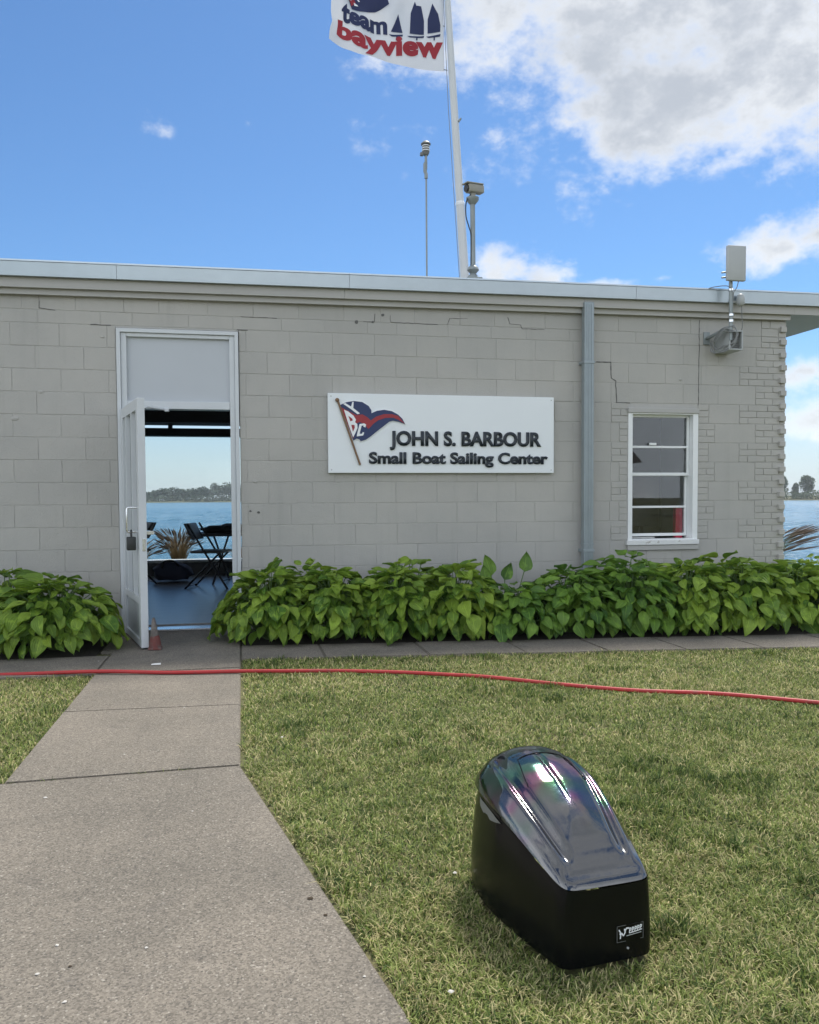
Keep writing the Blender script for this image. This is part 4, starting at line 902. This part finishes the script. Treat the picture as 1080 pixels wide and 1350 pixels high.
fx = thing('floodlight_box', (4.97, -.02, 2.71), 'square beige-gray wall box with recessed dark grille beside the brick corner', 'light')
bx = MB(); A0 = Vector((4.965, -.15, 2.805)); HW = .078; Rr = Matrix.Rotation(R(0), 3, 'Z')
FT = lambda p: A0+Rr @ p
bx.box(-HW, HW, -.12, .145, -.100, -.085, .004, T=FT); bx.box(-HW, HW, -.12, .145, .085, .100, .004, T=FT); bx.box(-HW, -HW+.016, -.12, .145, -.0845, .0845, T=FT); bx.box(HW-.016, HW, -.12, .145, -.0845, .0845, T=FT); bx.box(-HW+.0165, HW-.0165, -.06, .145, -.0845, .0845, T=FT)
bx.build('housing', 'gray_plastic', fx)
for k in range(9): MB().box(-HW+.018, HW-.018, -.085, -.065, -.08+k*.018, -.068+k*.018, T=FT).build('grille_slat', 'gray_plastic_dark', fx)

sc = thing('dome_sensor', (5.06, -.16, 3.16), 'small gray sensor head clipped under the roof edge with a dangling cable', 'sensor')
MB().box(4.955, 5.03, -.178, -.165, 3.205, 3.225, .002).build('bracket', 'gray_plastic', sc)
MB().tube([(5.05, -.21, 3.165), (5.05, -.21, 3.185), (5.05, -.21, 3.23), (5.05, -.21, 3.275), (5.05, -.21, 3.29)], [.02, .038, .042, .034, .012], 14).build('head', 'gray_plastic', sc, True)
MB().tube([(5.03, -.20, 3.215), (5.02, -.172, 3.215)], .012, 8).build('neck', 'gray_plastic', sc)
MB().tube(catmull([(5.06, -.21, 3.165), (5.075, -.20, 3.05), (5.085, -.19, 2.95), (5.06, -.17, 2.90), (5.0, -.16, 2.912)], 6), .005, 6).build('cable', 'cable_gray', sc, True)

# ------------------------------------------------------------------ hose, cone, litter
hp = [(-3.4, -1.45), (-2.4, -1.56), (-1.68, -1.667), (-1.0, -1.80), (-.5, -1.93), (-.006, -2.006), (.35, -2.035), (.628, -2.075), (1.044, -2.199), (1.35, -2.36), (1.619, -2.51), (2.003, -2.788), (2.408, -3.058), (2.864, -3.268), (3.36, -3.597), (3.9, -4.0), (4.8, -4.4)]
hs = catmull([(x, y-.035-.014*max(0, x), .014-(.012 if x > .05 or x < -1.1 else 0)+.003*math.sin(x*5)) for x, y in hp], 10)
setp(rebase(MB().tube(hs, .0130, 10).build('water_hose', 'rubber_hose', None, True)), 'long red rubber hose lying across the path and the lawn', 'hose')

cn = thing('traffic_cone', (-.70, -.96, .001), 'small faded red cone with a dirty gray top propping the open door', 'cone')
kx, ky = -.70, -.955
KS = .86
def KP(z, dx=0.0): return (kx+dx*KS, ky, .002+z*KS)
MB().box(kx-.062*KS, kx+.062*KS, ky-.062*KS, ky+.062*KS, .002, .020, .005).build('base', 'cone_red', cn)
MB().tube([KP(.018), KP(.05), KP(.105), KP(.128, -.002)], [.058*KS, .056*KS, .046*KS, .040*KS], 16).build('body', 'cone_red', cn, True)
MB().tube([KP(.126, -.002), KP(.13, -.003), KP(.20, -.006), KP(.26, -.008), KP(.285, -.009)], [.036*KS, .0365*KS, .029*KS, .020*KS, .014*KS], 16).build('collar', 'cone_gray', cn, True)
MB().tube([KP(.283, -.009), KP(.30, -.010)], [.013*KS, .009*KS], 12).build('tip', 'cone_gray', cn, True)

def flake(x, y, z, s, m, name, label, cat, group, seed):
    rr = random.Random(seed); n = 7; mb = MB(); ring = [(x+math.cos(6.283*i/n)*s*rr.uniform(.5, 1.2), y+math.sin(6.283*i/n)*s*rr.uniform(.5, 1.2)) for i in range(n)]
    mb.add([(a, b, z) for a, b in ring]+[(x+(a-x)*.6, y+(b-y)*.6, z+s*.25) for a, b in ring], [tuple(range(n, 2*n))]+[(i, (i+1) % n, n+(i+1) % n, n+i) for i in range(n)])
    setp(rebase(mb.build(name, m)), label, cat, group)
mb = MB(); mb.add([(-.665, -1.565, .002), (-.60, -1.552, .004), (-.595, -1.62, .003), (-.663, -1.632, .006), (-.63, -1.59, .010)], [(0, 1, 4), (1, 2, 4), (2, 3, 4), (3, 0, 4)])
setp(rebase(mb.build('paper_scrap', 'paper')), 'small white scrap of paper on the concrete in front of the door', 'litter')
DRP = [(60, 1052, .022, 'white bird dropping on the path near the left edge below the joint'), (130, 872, .02, 'white fleck on the walk below the left hostas'), (243, 933, .017, 'white fleck on the path joint above the wide slab'),
       (164, 995, .014, 'small pale fleck in the middle of the narrow path slab'), (50, 1285, .018, 'white fleck lowest and leftmost on the wide slab'), (85, 1322, .016, 'white fleck at the bottom of the wide slab'), (193, 1250, .014, 'pale fleck in the middle of the wide slab'), (75, 1247, .020, 'pale smear on the left of the wide slab'), (481, 1288, .012, 'white fleck near the slab edge beside the lawn'), (254, 1070, .012, 'tiny pale fleck below the wide joint')]
def gnd(px, py, z=0.0):
    d = fw+rt*((px-540)/1080.0)-up*((py-700)/1080.0); return CAM+d*((z-CAM.z)/d.z)
for i, (px, py, s, lab) in enumerate(DRP):
    p = gnd(px, py); flake(p.x, p.y, .002, s*.40, 'dropping', 'dropping', lab, 'dropping', 'pale flecks on the concrete', i)
for i, (px, py, s, lab) in enumerate([(372, 970, .022, 'white shell fragment in the grass right of the path'), (600, 1148, .020, 'white shell fragment in the grass left of the black cowling'), (595, 1304, .022, 'white shell fragment in the grass at the bottom edge')]):
    p = gnd(px, py, .01); flake(p.x, p.y, .004, s*.42, 'dropping', 'shell_fragment', lab, 'shell', 'shell fragments in the lawn', 40+i)
for i, (px, py, s, lab) in enumerate([(410, 1185, .018, 'dark dry leaf bit on the slab near the lawn edge'), (429, 1207, .012, 'smaller dark crumb on the slab near the lawn edge'), (92, 1275, .01, 'dark crumb on the left of the wide slab')]):
    p = gnd(px, py); flake(p.x, p.y, .002, s*.6, 'debris', 'leaf_bit', lab, 'debris', 'dark bits on the path', 60+i)

# ------------------------------------------------------------------ outboard cowling
CO = Vector((.925, -5.905, 0)); EL = Vector((.9945, .105, 0)); ES = Vector((-.105, .9945, 0)); CSC = 1.04
cw = thing('outboard_cowling', (.89, -5.60, 0), 'glossy black outboard motor cowling standing on the lawn', 'engine cover')
half = catmull([(0, 0, 0), (.07, .000, 0), (.112, .004, 0), (.132, .022, 0), (.144, .07, 0), (.157, .14, 0), (.170, .22, 0), (.182, .33, 0), (.178, .45, 0), (.155, .54, 0), (.110, .605, 0), (.055, .635, 0), (0, .642, 0)], 6)
outl = [(p.x, p.y) for p in half]+[(-p.x, p.y) for p in reversed(half[1:-1])]
ZR = lambda s: interp(s, [0, .05, .1, .2, .34, .45, .55, .65], [.212, .226, .243, .275, .308, .318, .312, .300])
ZT = lambda s: interp(s, [-.05, 0, .05, .10, .18, .28, .36, .42, .48, .54, .59, .62, .65], [.20, .222, .255, .289, .333, .381, .408, .420, .424, .414, .388, .358, .315])
def CW(l, s, z): return CO+(EL*l+ES*s+Vector((0, 0, z)))*CSC
def smooth(x): x = max(0, min(1, x)); return x*x*(3-2*x)
def top_pt(l, s, v):
    sp = .20+(s/.642)*.20
    L = l*.935*(1-v); S = (s+(sp-s)*v); S = .006+S*.985
    side = smooth((abs(l)-.10)/.05)*smooth((.60-s)/.12)
    G = interp(v, [0, .03, .08, .16, .26, .38, .55, .75, 1], [0, .10, .25, .44, .62, .77, .90, .97, 1.0])
    z = ZR(s)*(1-G)+ZT(S)*G
    z -= .012*max(0, 1-v/.07)**2
    z += side*(.007*math.exp(-((v-.20)/.07)**2)-.011*math.exp(-((v-.34)/.08)**2)+.003*math.exp(-((v-.46)/.06)**2))
    return L, S, z
n = len(outl); rings = []
for f, inset in ((0, .985), (.02, .998), (.10, 1.004), (.30, 1.003), (.50, .992), (.68, .978), (.82, .962), (.92, .948), (.97, .940), (.99, .936)):
    rings.append([CW(l*inset, .006*(1-min(1, s*20))*0+.003+s*.99*(inset if s > .3 else 1), (ZR(s)-.012)*f+.004*(1-f)) for l, s in outl])
sh = MB(); sh.add([p for r_ in rings for p in r_], [(i*n+k, i*n+(k+1) % n, (i+1)*n+(k+1) % n, (i+1)*n+k) for i in range(len(rings)-1) for k in range(n)])
tv_ = [0, .012, .03, .06, .10, .14, .17, .20, .23, .26, .29, .32, .35, .38, .42, .46, .50, .56, .64, .74, .86, .97]
trg = [[CW(*top_pt(l, s, v)) for l, s in outl] for v in tv_]
body = sh.build('shell', 'cowl_black', cw, True)
tp_ = MB(); tp_.add([p for r_ in trg for p in r_], [(i*n+k, i*n+(k+1) % n, (i+1)*n+(k+1) % n, (i+1)*n+k) for i in range(len(tv_)-1) for k in range(n)]+[tuple((len(tv_)-1)*n+k for k in range(n))])
cover = tp_.build('top_cover', 'cowl_film', cw, True)
for p in cover.data.polygons: p.use_smooth = True
sm = cover.modifiers.new('smooth', 'SUBSURF'); sm.levels = sm.render_levels = 2
def on_top(l, s):
    """height of the cover at a plan position, by nearest sample"""
    best = None
    for v in np.linspace(0, .97, 40):
        for (ol, os_) in outl:
            L, S, z = top_pt(ol, os_, v); d = (L-l)**2+(S-s)**2
            if best is None or d < best[0]: best = (d, z)
    return best[1]
def seam(pts, r_, nm, m):
    q = catmull([(l, s, 0) for l, s in pts], 6); MB().tube([CW(p.x, p.y, on_top(p.x, p.y)+.0006) for p in q], r_, 6).build(nm, m, cover, True)
seam([(-.068, .395), (-.03, .405), (.03, .405), (.068, .395)], .0016, 'panel_seam', 'cowl_black')
seam([(-.068, .395), (-.080, .34), (-.090, .28)], .0016, 'panel_seam', 'cowl_black'); seam([(.068, .395), (.080, .34), (.090, .28)], .0016, 'panel_seam', 'cowl_black')
# carrying-handle recesses on the shoulders
for sgn in (-1, 1):
    mb = MB(); g_ = []
    for i in range(9):
        for j in range(5):
            u_ = i/8; k = j/4; s = .30+.20*u_; hh_ = .0005+.030*math.sin(math.pi*u_)
            l = interp(s, [.22, .33, .45, .54], [.170, .182, .178, .155]); z = ZR(s)-.026-hh_*k; f = z/(ZR(s)-.012)
            ins = interp(f, [.3, .50, .68, .82, .92, .99], [1.003, .992, .978, .962, .948, .936])
            g_.append(CW(sgn*(l*ins+.0030-.0012*k), .003+s*.99*ins, z))
    mb.add(g_, [(i*5+j, (i+1)*5+j, (i+1)*5+j+1, i*5+j+1) for i in range(8) for j in range(4)]); mb.build('grip_recess', 'gray_plastic_dark', cw, True)
# rating sticker on the front face
dc = MB(); dx0, dx1, dz0, dz1 = .020, .098, .052, .094
FRT = lambda l, z, o: CW(l, .003-.0008-o+(.0 if l < .07 else (l-.07)**2*2.6), z)
q = [(l, z) for z in (dz0, dz1) for l in np.linspace(dx0, dx1, 7)]
dec = dc.add([FRT(l, z, .0009) for l, z in q], [(i, i+1, i+8, i+7) for i in range(6)]).build('sticker', 'cowl_black', cw)
bdm = MB()
for (a0, a1, b0, b1) in ((dx0, dx1, dz0, dz0+.0012), (dx0, dx0+.0014, dz0, dz1), (dx0, dx1, dz1-.0012, dz1), (dx1-.0014, dx1, dz0, dz1)):
    bdm.add([FRT(a0, b0, .0016), FRT(a1, b0, .0016), FRT(a1, b1, .0016), FRT(a0, b1, .0016)], [(0, 1, 2, 3)])
bdm.build('sticker_border', 'gray_plastic_dark', dec)
mk = MB(); rr = random.Random(8)
def stroke(pts, w):
    for (x0, z0), (x1, z1) in zip(pts[:-1], pts[1:]):
        d = Vector((x1-x0, z1-z0)).normalized()*w; p_ = (-d.y, d.x); mk.add([FRT(x0+p_[0]-d.x*.5, z0+p_[1]-d.y*.5, .0018), FRT(x1+p_[0]+d.x*.5, z1+p_[1]+d.y*.5, .0018), FRT(x1-p_[0]+d.x*.5, z1-p_[1]+d.y*.5, .0018), FRT(x0-p_[0]-d.x*.5, z0-p_[1]-d.y*.5, .0018)], [(0, 1, 2, 3)])
L0, Z0 = dx0+.006, dz0+.006
stroke([(L0, Z0+.026), (L0+.004, Z0+.020), (L0+.003, Z0+.014)], .0016); stroke([(L0+.006, Z0+.018), (L0+.004, Z0+.004)], .0016); stroke([(L0+.008, Z0+.016), (L0+.013, Z0+.010), (L0+.018, Z0+.018), (L0+.016, Z0+.026)], .0018); stroke([(L0+.018, Z0+.022), (L0+.022, Z0+.028), (L0+.028, Z0+.027)], .0018)
for k in range(5):
    b0 = L0+.030+k*.0078; zz = Z0+.014+k*.0008
    stroke([(b0, zz), (b0+.001, zz+.013)], .0012); stroke([(b0+.001, zz+.013), (b0+.005, zz+.012), (b0+.0045, zz+.007), (b0+.001, zz+.006)], .0012); stroke([(b0+.002, zz), (b0+.006, zz+.001)], .0012)
mk.build('sticker_mark', 'mark_white', dec)
mk = MB(); stroke([(L0+.022, Z0+.008), (L0+.065, Z0+.011)], .0010); mk.build('sticker_mark', 'gray_plastic', dec)
MB().tube([FRT(.052, .034, 0), FRT(.052, .034, .003)], .0028, 8).build('bolt', 'gray_plastic', cw)

# ------------------------------------------------------------------ hostas
LEAFM = {}
def leaf_mesh(var, mname):
    if (var, mname) in LEAFM: return LEAFM[(var, mname)]
    rr = random.Random(100+var); nu, nv = 7, 4; L = 1.0; W = rr.uniform(.33, .42); droop = rr.uniform(.08, .45); cup = rr.uniform(-.05, .30); wav = rr.uniform(.02, .075); tw = rr.uniform(-.12, .12); ph = rr.uniform(0, 6)
    vs = []; uv = []
    for i in range(nu+1):
        u = i/nu; hw = W*(math.sin(math.pi*min(1, u**.62)))**.80*(1-.10*u) if 0 < u < 1 else 0
        for j in range(nv+1):
            v = -1+2*j/nv; y = L*u-(.10*L*(1-u)**3*abs(v)); x = hw*v
            z = -droop*u*u+cup*W*v*v*1.3+wav*math.sin(6.5*u+ph+2*v)*abs(v)+tw*v*u*W-(.03 if abs(v) < .01 else 0)
            vs.append((x, y-.02, z)); uv.append((.5+.5*v, u))
    fs = []
    for i in range(nu):
        for j in range(nv): fs.append((i*(nv+1)+j, i*(nv+1)+j+1, (i+1)*(nv+1)+j+1, (i+1)*(nv+1)+j))
    me = bpy.data.meshes.new('leaf'); me.from_pydata(vs, [], fs); ul = me.uv_layers.new(name='UVMap')
    for lp in me.loops: ul.data[lp.index].uv = uv[lp.vertex_index]
    for p in me.polygons: p.use_smooth = True
    me.materials.append(MATS[mname]); LEAFM[(var, mname)] = me; return me
def put_leaf(pl_, p, axis, nrm, size, rr, mname):
    axis = axis.normalized(); nrm = (nrm-axis*nrm.dot(axis)).normalized(); xx = axis.cross(nrm)
    o = link('leaf', leaf_mesh(rr.randrange(9), mname), pl_, p, Matrix((xx, axis, nrm)).transposed()); o.scale = (size*rr.uniform(.88, 1.15), size, size); return o
def hosta(cx, cy, Rx, Ry, H, n, seed, label, mname='leaf_green', size=.128, back=True):
    n = int(n*2.2); cy -= .07
    rr = random.Random(seed); t_ = thing('hosta_plant', (cx, cy, 0), label, 'plant', 'hostas along the wall'); st_ = MB()
    gold = 2.39996
    for k in range(n):
        f = (k+.5)/n; phi = math.asin(1-f*1.02) if 1-f*1.02 > -1 else 0
        az = k*gold+rr.uniform(-.35, .35); phi += rr.uniform(-.10, .10)
        ca, sa = math.cos(az), math.sin(az)
        if sa > .25 and phi < .55 and not back: continue
        k_ = rr.uniform(.80, 1.06)
        p = Vector((cx+Rx*.90*math.cos(phi)*ca*k_, cy+Ry*.90*math.cos(phi)*sa*k_, H*(.22+.74*math.sin(max(0, phi)))*rr.uniform(.90, 1.06)))
        if p.y > -.16: p.y = -.16-rr.uniform(0, .1)
        nrm = Vector((math.cos(phi)*ca/Rx, math.cos(phi)*sa/Ry, math.sin(phi)/H)).normalized()
        hor = Vector((ca, sa, 0)); dn = (hor*math.sin(phi)-Vector((0, 0, 1))*math.cos(phi)).normalized()
        side = hor.cross(Vector((0, 0, 1)))
        ax = dn+nrm*rr.uniform(.25, 1.35)+side*rr.uniform(-.6, .6)
        if p.y > -.3 and ax.y > 0: ax.y *= .2
        nr = nrm+side*rr.uniform(-.6, .6)+dn*rr.uniform(-.3, .35)+Vector((0, 0, .25))
        s = size*rr.choice((.55, .75, .9, 1.0, 1.1, 1.28))*rr.uniform(.9, 1.1)*(1.0 if phi > .2 else 1.05)
        if p.z-s*.9 < .02 and ax.z < -.6: p.z += s*.12
        put_leaf(t_, p, ax, nr, s, rr, mname)
        if k % 3 == 0: st_.tube([(cx+ca*.05, cy+sa*.05, 0), (cx+(p.x-cx)*.5, cy+(p.y-cy)*.5, p.z*.75), p], [.006, .005, .004], 5, caps=False)
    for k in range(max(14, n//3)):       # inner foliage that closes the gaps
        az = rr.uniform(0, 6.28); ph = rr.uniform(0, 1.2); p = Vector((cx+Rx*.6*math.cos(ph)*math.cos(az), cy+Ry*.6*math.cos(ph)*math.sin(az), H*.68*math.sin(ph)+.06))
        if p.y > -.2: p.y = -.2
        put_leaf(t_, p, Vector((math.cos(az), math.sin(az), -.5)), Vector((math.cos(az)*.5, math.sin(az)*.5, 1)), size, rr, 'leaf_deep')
    st_.build('stems', 'stem_green', t_, True); return t_
yl = lambda x: yr(x)-.02
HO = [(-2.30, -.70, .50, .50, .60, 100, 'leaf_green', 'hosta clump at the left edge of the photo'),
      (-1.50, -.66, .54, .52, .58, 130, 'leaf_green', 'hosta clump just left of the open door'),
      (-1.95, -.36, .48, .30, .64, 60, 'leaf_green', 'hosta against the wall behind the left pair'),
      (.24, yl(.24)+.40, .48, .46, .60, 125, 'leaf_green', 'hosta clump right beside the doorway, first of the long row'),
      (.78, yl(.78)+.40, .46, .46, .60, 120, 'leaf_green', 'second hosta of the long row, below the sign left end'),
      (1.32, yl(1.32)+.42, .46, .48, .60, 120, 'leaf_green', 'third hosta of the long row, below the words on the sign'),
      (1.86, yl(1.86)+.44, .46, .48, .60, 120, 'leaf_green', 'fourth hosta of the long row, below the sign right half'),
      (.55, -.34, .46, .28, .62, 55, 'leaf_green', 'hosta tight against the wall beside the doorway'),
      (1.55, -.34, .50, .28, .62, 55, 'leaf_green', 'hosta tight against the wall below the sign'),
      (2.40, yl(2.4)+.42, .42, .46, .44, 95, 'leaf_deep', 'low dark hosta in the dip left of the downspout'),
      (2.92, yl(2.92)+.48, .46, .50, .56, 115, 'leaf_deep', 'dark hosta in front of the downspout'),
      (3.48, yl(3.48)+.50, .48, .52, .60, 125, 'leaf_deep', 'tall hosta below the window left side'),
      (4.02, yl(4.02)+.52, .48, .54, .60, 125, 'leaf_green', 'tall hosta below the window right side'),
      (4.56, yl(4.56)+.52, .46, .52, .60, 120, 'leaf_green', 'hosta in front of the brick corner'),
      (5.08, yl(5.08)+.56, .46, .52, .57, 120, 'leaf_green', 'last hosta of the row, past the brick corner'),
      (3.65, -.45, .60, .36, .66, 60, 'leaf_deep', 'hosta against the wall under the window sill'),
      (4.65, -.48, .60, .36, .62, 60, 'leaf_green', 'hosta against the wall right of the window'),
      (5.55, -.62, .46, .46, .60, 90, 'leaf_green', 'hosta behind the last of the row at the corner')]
for i, (x, y, a, b, h, n_, m_, lab) in enumerate(HO): hosta(x, y, a, b, h, n_, 300+i, lab, m_)
hr = random.Random(77); ob = [o for o in COL.objects if o.get('label', '').startswith('low dark hosta')][0]
for (x, y, z, dx, dz, s) in [(2.60, -.55, .60, .15, .9, .17), (2.28, -.50, .57, -.25, .9, .18), (2.42, -.5, .52, .3, .7, .16), (2.22, -.55, .5, -.1, .8, .15)]:
    p = Vector((x, y, z-.06)); put_leaf(ob, p, Vector((dx, -.05, dz)), Vector((-.1, -1, .15)), s, hr, 'leaf_deep')
    MB().tube([(2.42, y-.1, .05), (x*.6+2.42*.4, y, z*.5), p], .005, 5).build('stem', 'stem_green', ob)

# ------------------------------------------------------------------ ornamental grasses and stones by the shore
def tuft(name, cx, cy, z0, n, h, spread, lean, m, label, plume=True, seed=1, wdt=.006):
    rr = random.Random(seed); t_ = thing(name, (cx, cy, z0), label, 'grass'); bl = MB(); pm_ = MB()
    for k in range(n):
        a = rr.uniform(0, 6.283); s = spread*rr.uniform(.2, 1); hh_ = h*rr.uniform(.6, 1.05); bx_, by_ = cx+math.cos(a)*.08, cy+math.sin(a)*.08
        pts = []
        for i in range(6):
            u = i/5; pts.append(Vector((bx_+math.cos(a)*s*u**1.8+lean[0]*u**2*hh_, by_+math.sin(a)*s*u**1.8+lean[1]*u**2*hh_, z0+hh_*(u-.28*u**3))))
        sd = Vector((-math.sin(a), math.cos(a), 0)) if k % 2 else Vector((math.cos(TH), -math.sin(TH), 0))
        v = []; 
        for i, p in enumerate(pts): w_ = wdt*(1-.8*i/5); v += [p-sd*w_, p+sd*w_]
        bl.add(v, [(2*i, 2*i+1, 2*i+3, 2*i+2) for i in range(5)])
        if plume and k % 3 == 0:
            p0, p1 = pts[-2], pts[-1]+(pts[-1]-pts[-2])*.9; pm_.tube([p0, p0.lerp(p1, .3), p0.lerp(p1, .7), p1], [.002, .009, .008, .002], 6)
    bl.build('blades', m, t_, kind='stuff')
    if plume: pm_.build('plumes', 'plume', t_, True, kind='stuff')
tuft('fountain_grass', -1.05, 6.6, -.02, 420, .95, .32, (0, 0), 'grass_tan', 'tan fountain grass outside the rear window, left of the table', True, 3, .004)
tuft('fountain_grass', .06, 6.7, -.02, 220, .62, .42, (0, 0), 'grass_tan', 'low reddish fountain grass outside the rear window, behind the table', False, 4, .008)
tuft('fountain_grass', -1.75, 6.7, -.02, 150, .7, .40, (0, 0), 'grass_tan', 'fountain grass outside the rear window, hidden partly by the door', True, 5, .007)
tuft('fountain_grass', 7.75, 3.15, -.02, 260, 1.0, .34, (.34, -.10), 'grass_green', 'feathery fountain grass leaning right behind the brick corner', True, 6, .004)
tuft('grass_clump', 7.9, 1.9, -.02, 90, .34, .30, (.1, 0), 'grass_green', 'small dark green grass clump right of the brick corner', False, 7, .008)
tuft('grass_clump', 8.35, 2.2, -.02, 70, .30, .25, (.1, 0), 'grass_green', 'small grass clump at the right photo edge by the water', False, 8, .008)
for i, (x, y, s) in enumerate([(8.1, 2.9, .12), (8.4, 2.75, .16), (8.7, 2.6, .13), (8.9, 2.35, .17), (7.8, 3.3, .12)]):
    o = lump('shore_stone', (x, y, .03), (s*1.3, s, s*.6), 'stone', 50+i, 2)
    setp(o, ['pinkish stone by the water, first from the corner', 'larger pinkish stone by the water, second from the corner', 'pinkish stone by the water, third from the corner', 'largest pinkish stone by the water at the photo edge', 'pinkish stone at the foot of the leaning grass'][i], 'stone', 'stones along the shore')

# ------------------------------------------------------------------ lawn blades
def vnoise(x, y, sc, seed):
    r_ = np.random.default_rng(seed); G = r_.random((64, 64)); fx_ = x*sc+100.3; fy_ = y*sc+57.7
    ix = np.floor(fx_).astype(int); iy = np.floor(fy_).astype(int); tx = fx_-ix; ty = fy_-iy; tx = tx*tx*(3-2*tx); ty = ty*ty*(3-2*ty)
    g_ = lambda a, b: G[a % 64, b % 64]
    return (g_(ix, iy)*(1-tx)+g_(ix+1, iy)*tx)*(1-ty)+(g_(ix, iy+1)*(1-tx)+g_(ix+1, iy+1)*tx)*ty
P_ = []
def scatter(x0, x1, y0, y1, dens, scale):
    n_ = int((x1-x0)*(y1-y0)*dens); x = rng.uniform(x0, x1, n_); y = rng.uniform(y0, y1, n_)
    e = rng.uniform(-.012, .012, n_)
    edge = np.where(y > -4.07, -.02, -.02+(-4.07-y)*.2015)
    e = e*.6+.012-.030*np.clip(vnoise(x, y, 5, 31)*2.2-1.15, 0, 1)
    right = (x > edge+.012+e) & (y < -1.50-.123*x-.008+e)
    left = (x < -1.035+e) & (y > -4.06) & (y < -1.825+e)
    # in the camera's field, with a margin on both sides
    px = (x-CAM.x)*rt.x+(y-CAM.y)*rt.y; pz = (x-CAM.x)*fw.x+(y-CAM.y)*fw.y
    vis = (pz > .9) & (np.abs(px) < .62*pz+.35)
    ll = ((x-CO.x)*EL.x+(y-CO.y)*EL.y)/CSC; ss = ((x-CO.x)*ES.x+(y-CO.y)*ES.y)/CSC
    hw = np.interp(ss, [0, .02, .07, .22, .33, .45, .54, .605, .64], [.11, .13, .144, .170, .182, .178, .155, .11, .0]); incow = (ss > 0.004) & (ss < .64) & (np.abs(ll) < hw*.985)
    k = (right | left) & vis & ~incow; x, y = x[k], y[k]; P_.append(np.stack([x, y, np.full_like(x, scale)], 1))
scatter(-.2, 2.6, -6.95, -5.4, 30000, 1.0)
scatter(-2.6, 3.4, -5.4, -4.0, 17000, 1.15)
scatter(-3.2, 5.0, -4.0, -2.8, 9500, 1.4)
scatter(-3.6, 6.5, -2.8, -1.5, 6000, 1.7)
jx = rng.uniform(-1.02, -.02, 260); jx = jx[vnoise(jx, jx*0, 6, 44) > .45]; P_.append(np.stack([jx, -4.0725+(jx+.52)*.025+rng.uniform(-.004, .004, len(jx)), np.full_like(jx, .8)], 1))
P_ = np.concatenate(P_); n_ = len(P_); x, y, sc_ = P_.T
clump = vnoise(x, y, 9, 1)*.55+vnoise(x, y, 23, 2)*.45; patch = vnoise(x, y, 1.5, 3)*.6+vnoise(x, y, 3.7, 4)*.4
lush = np.clip((vnoise(x, y, 3.1, 12)*.5+vnoise(x, y, 10, 13)*.5-.64)*6, 0, 1)*(.35+.65*rng.random(n_))
L_ = (.015+.021*rng.random(n_)+.026*np.clip(clump-.5, 0, 1)*2)*(.80+.3*patch)*(1+.75*lush); W_ = (.0012+.0012*rng.random(n_))*sc_
az = rng.uniform(0, 2*np.pi, n_)+1.6*(vnoise(x, y, 5, 8)-.5); lean_ = .55+1.1*rng.random(n_)-.3*lush
dx, dy = np.cos(az), np.sin(az); sx_, sy_ = -dy, dx
tw = rng.uniform(-.8, .8, n_); sx_, sy_ = np.cos(az+np.pi/2+tw), np.sin(az+np.pi/2+tw)
def at_(u, wf):
    h = L_*(u*np.cos(lean_*u*.8)); o_ = L_*u*np.sin(lean_*u); c_ = np.stack([x+dx*o_, y+dy*o_, -.022+h], 1); s_ = np.stack([sx_*W_*wf, sy_*W_*wf, np.zeros(n_)], 1); return c_, s_
c0, s0 = at_(0, 1.0); c1, s1 = at_(.55, .85); c2, s2 = at_(1.0, .0)
V = np.stack([c0-s0, c0+s0, c1-s1, c1+s1, c2], 1).reshape(-1, 3)
b5 = (np.arange(n_)*5)[:, None]; F = np.concatenate([b5+np.array([[0, 1, 3]]), b5+np.array([[0, 3, 2]]), b5+np.array([[2, 3, 4]])], 1).reshape(-1)
nt = n_*3
green = np.array([.195, .255, .060]); straw = np.array([.58, .52, .27]); deep = np.array([.072, .120, .032]); olive = np.array([.285, .335, .105])
q = rng.random(n_); ps = np.clip((patch-.30)/.4, 0, 1)
colr = olive[None]*(1-ps[:, None]*0)+0
pst = (.12+.22*ps)*(1-.75*lush); pdp = .24-.17*ps+.15*(clump > .62)+.35*lush
ch = np.where(q < pst, 0, np.where(q < pst+pdp, 1, np.where(q < pst+pdp+.25, 2, 3)))
colr = np.stack([straw, deep, green, olive])[ch]*(.64+.58*rng.random(n_))[:, None]*(.84+.32*vnoise(x, y, 16, 19))[:, None]
me = bpy.data.meshes.new('lawn_grass'); me.vertices.add(n_*5); me.vertices.foreach_set('co', V.ravel().astype(np.float32))
me.loops.add(nt*3); me.loops.foreach_set('vertex_index', F.astype(np.int32)); me.polygons.add(nt)
me.polygons.foreach_set('loop_start', np.arange(0, nt*3, 3, dtype=np.int32)); me.polygons.foreach_set('loop_total', np.full(nt, 3, dtype=np.int32))
me.update(calc_edges=True); ca = me.attributes.new('tint', 'FLOAT_COLOR', 'POINT')
ca.data.foreach_set('color', np.repeat(np.concatenate([colr, np.ones((n_, 1))], 1), 5, axis=0).ravel().astype(np.float32))
me.materials.append(MATS['grass_blade']); setp(link('lawn_grass', me), 'short patchy green and straw coloured lawn grass', 'grass', kind='stuff')
print('blades', n_)

# ------------------------------------------------------------------ lake haze
ho = MB().box(-4200, 4200, -620, 7200, -3.5, 26.0).build('haze', None, kind='stuff', label='thin pale haze over the lake', cat='haze')
m = bpy.data.materials.new('haze'); m.use_nodes = True; t = m.node_tree; t.nodes.clear(); o = NN(t, 'ShaderNodeOutputMaterial'); pv = NN(t, 'ShaderNodeVolumePrincipled')
pv.inputs['Color'].default_value = (.86, .92, .97, 1); pv.inputs['Density'].default_value = .00028; t.links.new(pv.outputs[0], o.inputs['Volume']); ho.data.materials.append(m)
